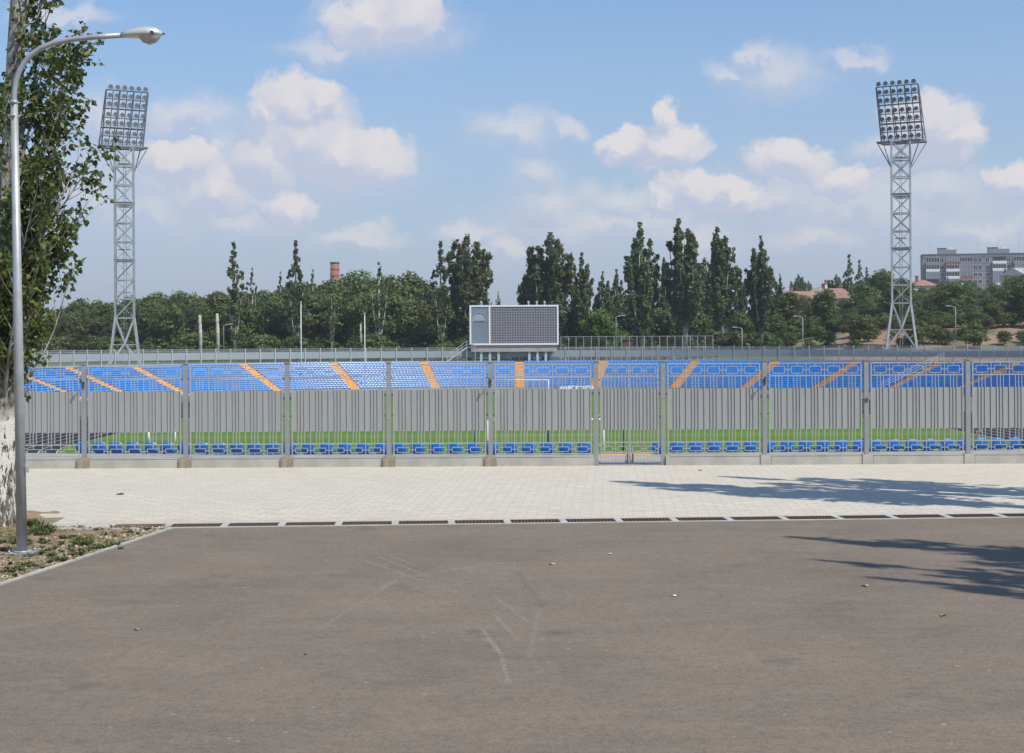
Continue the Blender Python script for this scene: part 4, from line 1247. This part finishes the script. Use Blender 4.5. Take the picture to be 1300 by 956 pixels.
# ---------------------------------------------------------------- poles and lamps far away
def far_lamp(px, yt, yb, d, lab, arm=-1, double=False):
    v = at(px, yt, d); z0 = zg(v.x, d); h = v.z-z0
    e = empty('street_lamp', (v.x, d, z0), label=lab, cat='street lamp', group='distant street lamps')
    mb = MB(); mb.tube([(0, 0, 0), (0, 0, h-.25), (arm*.2, 0, h-.08), (arm*1.0, 0, h+.05)], [.1, .065, .05, .045], 7); mb.build('pole', M['rail'], e)
    mb = MB(); mb.box(-.35, .35, -.13, .13, -.05, .08); mb.build('lamp_head', M['luminaire'], e, (arm*1.25, 0, h+.08))
far_lamp(1213, 389, 440, 268, 'slim distant street lamp right of the right floodlight tower')
far_lamp(1019, 402, 440, 268, 'slim distant street lamp left of the right floodlight tower')
far_lamp(782, 401, 440, 268, 'slim distant street lamp right of the scoreboard by the wire fence', 1)
far_lamp(284, 412, 447, 268, 'slim distant street lamp beside the two bare cut trunks', 1)
far_lamp(942, 416, 440, 268, 'short distant lamp pole below the last tall poplars', -1)
for (px, yt, lab) in ((382, 384, 'thin white flagpole below the second tall left poplar'), (463, 399, 'thin white flagpole halfway between brick chimney and scoreboard')):
    d = 244.5; v = at(px, yt, d); mb = MB(); mb.tube([(0, 0, 0), (0, 0, v.z-Zp)], [.09, .05], 8); mb.tube([(0, 0, v.z-Zp), (0, 0, v.z-Zp+.15)], [.12, .1], 8)
    tag(mb.build('flagpole', M['white'], None, (v.x, d, Zp)), lab, 'flagpole', 'white flagpoles')

# handrails on the right aisle
hr = empty('stair_handrail', rp(60, 58, 0), 0, label='pale steel handrail running up the aisle steps at right', cat='handrail')
mb = MB(); O = rp(60, 58, 0)
t = R(58); dd = Vector((math.sin(t), math.cos(t), 0)); nn = Vector((dd.y, -dd.x, 0))
for s in (-.8,):
    for dz in (.5, .85, 1.2): mb.bar(dd*0+nn*s+Vector((0, 0, Zp+.3+dz)), dd*12.5+nn*s+Vector((0, 0, .25+dz)), .035)
    for k in range(10): mb.bar(dd*(12.5*k/9)+nn*s+Vector((0, 0, Zp+.1+(.25-Zp-.3)*k/9)), dd*(12.5*k/9)+nn*s+Vector((0, 0, Zp+.3+(.25-Zp-.3)*k/9+1.2)), .035)
rail = mb.build('rails', M['rail'], hr)

# white banner sheets at the foot of the far stand
mb = MB(); d = 246.0; ya = at(711, 490.3, d); yb_ = at(755, 490.3, d)
bn = empty('white_banner', (ya.x, d, Zp), label='white banner with small red and blue marks lying along the foot of the far stand', cat='banner')
W_ = yb_.x-ya.x; hh = ya.z-Zp
for k in range(9):
    x_ = W_*k/9; mb.box(x_, x_+W_/9-.05, rnd.uniform(-.05, .05), .12+rnd.uniform(0, .05), 0, hh+rnd.uniform(-.08, .08))
mb.build('cloth', M['white'], bn)
M['red'] = surf('red_ink', (.5, .08, .07), .6); M['bluemark'] = surf('blue_ink', (.12, .25, .5), .6)
mb = MB(); mb.box(W_*.38, W_*.44, -.09, -.06, hh-.35, hh-.12); mb.build('red_mark', M['red'], bn)
mb = MB(); mb.box(W_*.52, W_*.66, -.09, -.06, hh-.3, hh-.18); mb.box(W_*.78, W_*.86, -.09, -.06, hh-.3, hh-.2); mb.build('blue_mark', M['bluemark'], bn)

# ---------------------------------------------------------------- goals
def goal(y, lab, s=1.0, w=7.32, h=2.44, x=0.0, face=1, r_=.06, depth=1.8, mat=None):
    e = empty('football_goal', (sx_(x, y), y, Zp), label=lab, cat='goal')
    mb = MB(); mb.tube([(-w/2, 0, 0), (-w/2, 0, h)], r_, 10); mb.tube([(w/2, 0, 0), (w/2, 0, h)], r_, 10); mb.tube([(-w/2-r_, 0, h), (w/2+r_, 0, h)], r_, 10)
    mb.build('goal_frame', M['white'], e)
    nb = MB()
    for sx in (-1, 1):
        nb.tube([(sx*w/2, 0, h), (sx*w/2, face*depth*.4, h), (sx*w/2, face*depth, 0), (sx*w/2, 0, 0)], .02, 5)
    k = -w/2
    while k <= w/2+.01:
        nb.bar((k, face*depth*.4, h), (k, face*depth, 0), .008); nb.bar((k, 0, h), (k, face*depth*.4, h), .008); k += .3
    for j in range(8): nb.bar((-w/2, face*(depth*.4+depth*.6*j/8), h*(1-j/8)), (w/2, face*(depth*.4+depth*.6*j/8), h*(1-j/8)), .008)
    nb.build('net', M['line'], e)
goal(99.5, 'nearer white football goal, seen low through the bay left of the gate', face=-1)
goal(204.5, 'white football goal at the far end of the pitch, below the scoreboard', face=1)
mg_p = gd(205.5, 563, Zp); goal(mg_p.y, 'small white training goal on the turf at left', w=1.95, h=1.05, x=mg_p.x-(3.1-.01*mg_p.y), r_=.07, depth=.8)
for (px, lab) in ((601.5, 'left dark green net pole behind the near goal'), (695.5, 'middle dark green net pole behind the near goal'), (791, 'right dark green net pole behind the near goal')):
    v = at(px, 540, 93); mb = MB(); mb.tube([(0, 0, 0), (0, 0, 3.6)], .07, 8); mb.tube([(0, 0, 0), (0, 0, .08)], .14, 8)
    tag(mb.build('net_pole', M['green_pole'], None, (v.x, 93, Zp)), lab, 'pole', 'green net poles')

# ---------------------------------------------------------------- jogger on the track
def person(loc, rz):
    me = bpy.data.meshes.new('person')
    V_ = [(0, 0, .95, .13), (0, 0, 1.15, .125), (0, .01, 1.38, .15), (0, .02, 1.5, .06), (0, 0, 1.57, .07), (0, -.01, 1.68, .1), (0, 0, 1.76, .07),
          (.09, 0, .88, .1), (.1, -.16, .5, .065), (.1, .0, .12, .045), (.1, -.12, .05, .04),
          (-.09, 0, .88, .1), (-.1, .1, .5, .065), (-.1, .38, .22, .045), (-.1, .36, .1, .035),
          (.19, 0, 1.42, .06), (.26, .12, 1.17, .043), (.2, -.08, 1.02, .035), (.17, -.16, 1.05, .03),
          (-.19, 0, 1.42, .06), (-.26, .0, 1.15, .043), (-.2, -.2, 1.18, .035), (-.17, -.27, 1.22, .03)]
    E = [(0, 1), (1, 2), (2, 3), (3, 4), (4, 5), (5, 6), (0, 7), (7, 8), (8, 9), (9, 10), (0, 11), (11, 12), (12, 13), (13, 14), (2, 15), (15, 16), (16, 17), (17, 18), (2, 19), (19, 20), (20, 21), (21, 22)]
    me.from_pydata([v[:3] for v in V_], E, [])
    o = bpy.data.objects.new('person', me); COL.objects.link(o)
    md = o.modifiers.new('skin', 'SKIN')
    for i, v in enumerate(V_): me.skin_vertices[0].data[i].radius = (v[3], v[3]*.85)
    me.skin_vertices[0].data[0].use_root = True
    o.modifiers.new('sub', 'SUBSURF').levels = 1; o.modifiers['sub'].render_levels = 1
    dg = bpy.context.evaluated_depsgraph_get(); ev = bpy.data.meshes.new_from_object(o.evaluated_get(dg))
    o.modifiers.clear(); o.data = ev
    skin = surf('skin', (.5, .28, .18), .6); shirt = surf('blue_shirt', (.02, .06, .35), .8); short = surf('dark_shorts', (.02, .02, .04), .8); shoe = surf('shoes', (.6, .6, .6), .6); hair = surf('dark_hair', (.03, .02, .015), .7)
    for m_ in (skin, shirt, short, shoe, hair): ev.materials.append(m_)
    for p in ev.polygons:
        c = p.center; k = 0; p.use_smooth = True
        if .93 < c.z < 1.5 and abs(c.x) < .23 and not (abs(c.x) > .16 and c.z < 1.25): k = 1
        elif .62 < c.z <= .93 and abs(c.x) < .22: k = 2
        elif c.z < .11: k = 3
        elif c.z > 1.7 or (c.z > 1.62 and c.y > .02): k = 4
        p.material_index = k
    o.location = loc; o.rotation_euler.z = rz
    tag(o, 'person in a blue top and dark shorts jogging on the black track at right', 'person')
pj = gd(1242, 555, Zp); person((pj.x, pj.y, Zp+.01), R(200))

# ---------------------------------------------------------------- brick chimney
def mk_brick():
    m, t = base_mat('chimney_brick')
    n = t.noise(t.obj, 1.5, 4, .7); setc(t, t.mix(t.maprange(n, .35, .65), (.36, .16, .1), (.26, .11, .075))); t.b.inputs['Roughness'].default_value = .9
    return m
d = 480; v = at(425, 334, d)
ch = empty('brick_chimney', (v.x, d, 0), label='round red brick chimney with dark hoops rising above the wood', cat='chimney')
mb = MB(); mb.tube([(0, 0, 0), (0, 0, v.z)], [1.75, 1.35], 20); mb.build('shaft', M['brick'], ch)
mb = MB()
for k in range(9): z = v.z-.1-k*1.9; rr = 1.35+.4*(1-z/v.z)+.04; mb.tube([(0, 0, z-.1), (0, 0, z+.1)], rr+.03, 20)
mb.tube([(0, 0, v.z), (0, 0, v.z+.25)], 1.45, 20); mb.build('hoops', M['board_dark'], ch)
mb = MB()
for a in (0, 1.6, 3.1, 4.7): mb.bar((1.3*math.cos(a), 1.3*math.sin(a), v.z), (1.3*math.cos(a), 1.3*math.sin(a), v.z+2.3+.6*math.sin(a*3)), .09)
mb.build('lightning_rods', M['rail'], ch)

# ---------------------------------------------------------------- houses on the slope
def house(px, yb, d, W, Dp, Hw, Hr, lab, rz, roof='roof_red', wall='housewall', hip=True):
    v = at(px, yb, d)
    e = empty('house', (v.x, d, v.z), rz, label=lab, cat='house')
    mb = MB(); mb.box(-W/2, W/2, -Dp/2, Dp/2, -6, Hw); mb.build('wall', M[wall], e)
    mb = MB(); o = .5; a, b_ = W/2+o, Dp/2+o; rl = W/2-Dp/3 if hip else W/2+o
    P = [(-a, -b_, Hw), (a, -b_, Hw), (a, b_, Hw), (-a, b_, Hw), (-rl, 0, Hw+Hr), (rl, 0, Hw+Hr)]
    for f_ in ((0, 1, 5, 4), (1, 2, 5), (2, 3, 4, 5), (3, 0, 4), (3, 2, 1, 0)): mb.face([P[i] for i in f_])
    rf = mb.build('roof', M[roof], e)
    mb = MB(); mb.box(-.4, .4, -.4, .4, Hw+Hr*.5, Hw+Hr+1.1); mb.box(-.5, .5, -.5, .5, Hw+Hr+1.1, Hw+Hr+1.3); mb.build('chimney', M['brick'], rf, (-W*.22, .3, 0))
    n = max(2, int(W//3.2))
    for k in range(n):
        x = -W/2+W*(k+.5)/n
        mb = MB(); mb.box(-.55, .55, -.06, .02, Hw-2.1, Hw-.8); w_ = mb.build('window', M['glass'], e, (x, -Dp/2, 0))
        mb = MB()
        for q in ((-.62, -.55, -2.17, -.73), (.55, .62, -2.17, -.73), (-.55, .55, -2.17, -2.1), (-.55, .55, -.8, -.73), (-.03, .03, -2.1, -.8)): mb.box(q[0], q[1], -.09, .02, Hw+q[2], Hw+q[3])
        mb.build('frame', M['white'], w_)
house(1022, 386, 430, 17, 9, .6, 2.9, 'long house with a faded red tiled roof on the right slope', R(8), hip=False)
house(1057, 392, 415, 11, 9, 2.6, 2.8, 'cream house with a low hipped roof right of the long red roof', R(-20), roof='roof_red')
house(1062, 379, 470, 14, 9, 2.0, 2.2, 'pale house partly hidden behind the hipped roof one', R(10), roof='roof_grey')
house(1171, 371, 470, 7, 8, 1.8, 1.8, 'small cream house with a brick-red roof right of the right tower', R(0))
house(1218, 376, 440, 8, 7, .8, 1.6, 'small house with a pale grey roof below the apartment block', R(-10), roof='roof_grey')
house(1290, 362, 455, 8, 7, 2.6, 2.2, 'small pale gabled house in trees at the right edge', R(60), roof='roof_grey', hip=False)
# small kiosk behind wire fence
v = at(796, 432, 276)
kk = empty('brick_shed', (v.x, 276, 0), label='small dark red brick shed behind the wire fence', cat='shed')
mb = MB(); mb.box(-.9, .9, -1, 1, 0, 3.6); mb.build('wall', surf('dark_brick', (.12, .05, .04), .9, 0, .3, 3), kk)
mb = MB(); mb.box(-1.1, 1.1, -1.2, 1.2, 3.6, 3.75); mb.build('roof', M['board_dark'], kk)

# ---------------------------------------------------------------- apartment block
d = 620
pA = at(1171, 323, d); scale_ = d/F
ab_len = 78; floors = 9; FH = 2.85
zt_ap = pA.z; zbase = zt_ap - floors*FH - 1.2
ap = empty('apartment_block', (pA.x, d, zbase), R(-11), label='long grey panel apartment block with balconies on the hill at right', cat='building')
mb = MB(); mb.box(0, ab_len, 0, 12, -4, floors*FH+.9); mb.build('wall', M['panel_grey'], ap)
mb = MB(); mb.box(-.15, ab_len+.15, -.15, 12.15, floors*FH+.9, floors*FH+1.25); mb.box(-.02, ab_len, -.06, 12, floors*FH+.0, floors*FH+.12)
mb.box(0.0, ab_len, -.05, -.0, floors*FH-.5, floors*FH-.25)
mb.build('parapet', M['panel_dark'], ap)
mb = MB()
for k in range(1, 27): mb.box(k*3-.03, k*3+.03, -.025, 0.01, 0, floors*FH)
for k in range(floors): mb.box(0, ab_len, -.022, .01, k*FH-.04, k*FH+.04)
mb.build('panel_joints', M['panel_dark'], ap)
for (xx, w_) in ((6, 7), (25, 8), (46, 7), (66, 7)):
    mb = MB(); mb.box(xx, xx+w_*.45, -.1, 4, floors*FH+1.26, floors*FH+3.6); mb.box(xx+w_*.45, xx+w_, 1, 5, floors*FH+1.26, floors*FH+3.0); ph = mb.build('roof_hut', M['panel_grey'], ap)
    mb = MB(); mb.box(xx-.2, xx+w_*.45+.2, -.3, 4.2, floors*FH+3.6, floors*FH+3.8); mb.box(xx+w_*.62, xx+w_*.9, 1.5, 3, floors*FH+3.0, floors*FH+3.9); mb.build('hut_roof', M['white'], ph)
mb = MB()
for xx in (3, 21, 37, 55, 60): mb.bar((xx, 5, floors*FH+1), (xx, 5, floors*FH+6), .08); mb.bar((xx-.8, 5, floors*FH+5.4), (xx+.8, 5, floors*FH+5.4), .06)
mb.build('antennas', M['rail'], ap)
wd = MB(); wd.box(-.7, .7, -.05, .03, .85, 2.3); wdat = wd.data('window', M['glass'])
wf_ = MB()
for q in ((-.78, -.7, .77, 2.38), (.7, .78, .77, 2.38), (-.7, .7, .77, .85), (-.7, .7, 2.3, 2.38), (-.03, .03, .85, 2.3)): wf_.box(q[0], q[1], -.09, .03, q[2], q[3])
wfd = wf_.data('frame', M['white'])
bd = MB(); bd.box(-2.6, 2.6, -1.2, 0, 0, .12); bd.box(-2.6, 2.6, -1.2, -1.14, .12, 1.05); bd.box(-2.6, -2.54, -1.14, 0, .12, 1.05); bd.box(2.54, 2.6, -1.14, 0, .12, 1.05)
bda = [bd.data('balcony', M[k]) for k in ('panel_grey', 'white', 'brick', 'panel_dark')]
gl = MB(); gl.box(-2.5, 2.5, -1.1, -1.06, 1.05, 2.6)
gla = [gl.data('glazing', M[k]) for k in ('glass_pale', 'glass')]
gfr = MB()
for k in range(6): gfr.box(-2.55+k*1.02-.04, -2.55+k*1.02+.04, -1.15, -1.12, 1.05, 2.65)
gfr.box(-2.6, 2.6, -1.18, -1.12, 2.62, 2.72); gfd = gfr.data('glazing_bars', M['white'])
rnd.seed(4)
nbal = nwin = 0
mod = 12.6
for f_ in range(floors-1, 2, -1):
    for k in range(6):
        x_ = 1.0+k*mod
        z_ = f_*FH
        for (xo, kind) in ((2.9, 'b'), (6.4, 'w'), (8.2, 'w'), (11.0, 'w') if k % 2 else (10.6, 'b')):
            if x_+xo > ab_len-3: continue
            if kind == 'w' and nwin < 99:
                w_ = link('window', wdat, ap, (x_+xo, 0, z_)); link('frame', wfd, w_); nwin += 1
            elif kind == 'b' and nbal < 99:
                b_ = link('balcony', bda[rnd.choice((0, 0, 1, 2, 3))], ap, (x_+xo, 0, z_)); nbal += 1
                if rnd.random() < .75: link('glazing', gla[rnd.choice((0, 0, 1))], b_); link('glazing_bars', gfd, b_)
                else: link('glazing', gla[1], b_, (0, 1.05, 0))

# ---------------------------------------------------------------- camera, sun, sky
cam = bpy.data.cameras.new('camera'); co = bpy.data.objects.new('camera', cam); COL.objects.link(co); scene.camera = co
co.location = (0, 0, CAMZ); co.rotation_euler = (R(90), ROLL, 0)
cam.sensor_width = 36; cam.lens = 36*F/1300; cam.shift_y = -(478-435)/1300
cam.clip_start = .1; cam.clip_end = 12000
sun = bpy.data.lights.new('sun', 'SUN'); so = bpy.data.objects.new('sun', sun); COL.objects.link(so)
sun.energy = 4.4; sun.angle = R(.53); sun.color = (1, .92, .79)
sv = Vector((SD.x*math.cos(SUN_EL), SD.y*math.cos(SUN_EL), math.sin(SUN_EL)))
so.rotation_euler = sv.to_track_quat('Z', 'Y').to_euler(); so.location = (30, -30, 60)

w = bpy.data.worlds.new('World'); scene.world = w; w.use_nodes = True
w.cycles.sampling_method = 'MANUAL'; w.cycles.sample_map_resolution = 256
t = NT(w.node_tree); bg = t.n['Background']
sky = t.new('ShaderNodeTexSky'); sky.sky_type = 'NISHITA'; sky.sun_disc = False
sky.sun_elevation = SUN_EL; sky.sun_rotation = math.atan2(SD.x, SD.y); sky.altitude = 100; sky.air_density = 1.0; sky.dust_density = .8; sky.ozone_density = 2.0
bg.inputs['Strength'].default_value = .1
tc = t.new('ShaderNodeTexCoord'); G = tc.outputs['Generated']
sx = t.new('ShaderNodeSeparateXYZ'); t.link(G, sx.inputs[0])
yy = t.math('MAXIMUM', sx.outputs[1], .05)
pu = t.math('DIVIDE', sx.outputs[0], yy); pv = t.math('DIVIDE', sx.outputs[2], yy)
cb = t.new('ShaderNodeCombineXYZ'); t.link(pu, cb.inputs[0]); t.link(pv, cb.inputs[1])
P0 = cb.outputs[0]
# (x, y, rx, ry) measured in the photograph, turned into direction tangents
CL = [(490, 42, 85, 40, 0), (520, 22, 46, 36, 1), (465, 30, 50, 34, 1), (420, 65, 60, 18, 0), (440, 15, 40, 22, 0),
      (375, 135, 55, 36, 1), (330, 150, 24, 28, 1), (408, 125, 22, 28, 1), (385, 180, 66, 44, 1), (470, 205, 52, 30, 1), (340, 205, 44, 32, 1), (430, 195, 40, 30, 1),
      (130, 150, 34, 30, 0), (235, 150, 62, 26, 0), (225, 200, 52, 28, 1), (270, 240, 48, 34, 1), (180, 210, 48, 50, 0), (365, 260, 42, 24, 1), (300, 285, 60, 24, 0), (190, 265, 80, 40, 0),
      (650, 165, 52, 22, 0), (725, 165, 18, 13, 0), (845, 150, 20, 22, 1), (850, 185, 40, 26, 1), (795, 185, 32, 18, 1), (835, 205, 30, 24, 0),
      (680, 225, 32, 30, 0), (700, 262, 52, 30, 0), (780, 255, 55, 24, 0), (875, 240, 34, 26, 1), (920, 252, 46, 24, 1), (850, 255, 24, 18, 1), (990, 98, 60, 32, 0), (960, 75, 26, 14, 0), (1090, 72, 34, 13, 0), (930, 95, 34, 14, 0),
      (1000, 205, 50, 28, 1), (980, 258, 60, 24, 0), (1070, 235, 40, 24, 1), (1090, 262, 70, 30, 0), (1180, 165, 52, 40, 1), (1215, 180, 36, 24, 1), (1120, 190, 36, 20, 0), (1190, 245, 80, 40, 0), (1290, 230, 34, 22, 1),
      (450, 300, 60, 14, 0), (600, 295, 50, 18, 0), (650, 320, 60, 22, 0), (870, 305, 90, 24, 0), (1040, 300, 90, 28, 0), (1240, 290, 80, 26, 0), (740, 290, 60, 20, 0), (120, 250, 34, 30, 0),
      (80, 20, 60, 12, 0), (250, 225, 190, 72, 0), (1090, 262, 210, 50, 0), (770, 285, 150, 34, 0), (430, 215, 90, 40, 0)]
n1 = t.noise(P0, 38, 8, .62, col=True)
warp = t.vmath('MULTIPLY_ADD', n1, (.044, .04, 0), (-.022, -.02, 0))
def field(off):
    Pq = t.vmath('ADD', t.vmath('ADD', P0, warp), off); acc = {}
    for (x, y, rx, ry, s) in CL:
        a, b = unroll(x, y)
        v = t.vmath('MULTIPLY', t.vmath('SUBTRACT', Pq, (a/F, -b/F, 0)), (F/(rx*1.32), F/(ry*1.34), 0))
        l = t.vmath('LENGTH', v)
        acc[s] = l if s not in acc else t.math('SMOOTH_MIN', acc[s], l, .25)
    return acc
a0 = field((0, 0, 0)); a1 = field((.003, .0075, 0))
fine = t.noise(P0, 150, 4, .6)
mh = t.maprange(t.math('MULTIPLY_ADD', fine, .3, a0[1]), 1.2, .8, 0, .9, True)      # crisp bright cumulus
ms = t.maprange(t.math('MULTIPLY_ADD', fine, .25, a0[0]), 1.4, .3, 0, .6, True)     # soft hazy cloud
mask = t.math('MAXIMUM', mh, ms)
lit1 = t.math('SUBTRACT', a1[1], a0[1]); lit0 = t.math('SUBTRACT', a1[0], a0[0])
isH = t.math('GREATER_THAN', mh, ms)
lit = t.math('ADD', t.math('MULTIPLY', lit1, isH), t.math('MULTIPLY', lit0, t.math('SUBTRACT', 1, isH)))
lit = t.maprange(t.math('MULTIPLY_ADD', t.noise(P0, 60, 5, .6), .5, t.math('SUBTRACT', lit, .25)), -.22, .38)
K = 1/.1
ccol = t.mix(lit, (.50*K, .54*K, .67*K), (.74*K, .70*K, .70*K))
# other directions: loose broken cloud
gn = t.noise(G, 3.0, 7, .6)
gm = t.math('MULTIPLY', t.maprange(gn, .53, .68, 0, .75, True), t.maprange(t.math('ABSOLUTE', pu), .36, .6))
back = t.math('LESS_THAN', sx.outputs[1], .08)
gm2 = t.math('MAXIMUM', gm, t.math('MULTIPLY', t.maprange(gn, .53, .68, 0, .75, True), back))
frontm = t.math('MULTIPLY', mask, t.math('SUBTRACT', 1, back))
mask = t.math('MAXIMUM', frontm, gm2)
up = t.math('GREATER_THAN', sx.outputs[2], 0.0)
mask = t.math('MULTIPLY', mask, up)
# whitening of the air towards the horizon
hz = t.maprange(sx.outputs[2], 0.0, .28, .92, .0)
skyc = t.mix(hz, t.mix(1.0, sky.outputs[0], (.86, 1.17, 1.40), 'MULTIPLY'), (.42*K, .455*K, .57*K))
t.link(t.mix(mask, skyc, ccol), bg.inputs['Color'])

hm = bpy.data.materials.new('air_haze'); hm.use_nodes = True
ht = NT(hm.node_tree); hm.node_tree.nodes.remove(ht.n['Principled BSDF'])
pv_ = ht.new('ShaderNodeVolumePrincipled'); pv_.inputs['Color'].default_value = (.82, .88, .95, 1); pv_.inputs['Density'].default_value = .0002; pv_.inputs['Anisotropy'].default_value = .2
ht.link(pv_.outputs[0], ht.n['Material Output'].inputs['Volume'])
mb = MB(); mb.box(-2750, 2750, -2600, 2900, -5.3, 62)
tag(mb.build('haze', hm), 'thin pale summer haze filling the air over the whole place', 'haze', kind='stuff')
scene.render.engine = 'CYCLES'
scene.cycles.max_bounces = 4; scene.cycles.diffuse_bounces = 2; scene.cycles.glossy_bounces = 2; scene.cycles.transmission_bounces = 3; scene.cycles.volume_bounces = 0; scene.cycles.transparent_max_bounces = 6
scene.cycles.use_denoising = True
scene.view_settings.view_transform = 'Standard'; scene.view_settings.look = 'None'
scene.view_settings.exposure = 0.12; scene.view_settings.gamma = 1.0
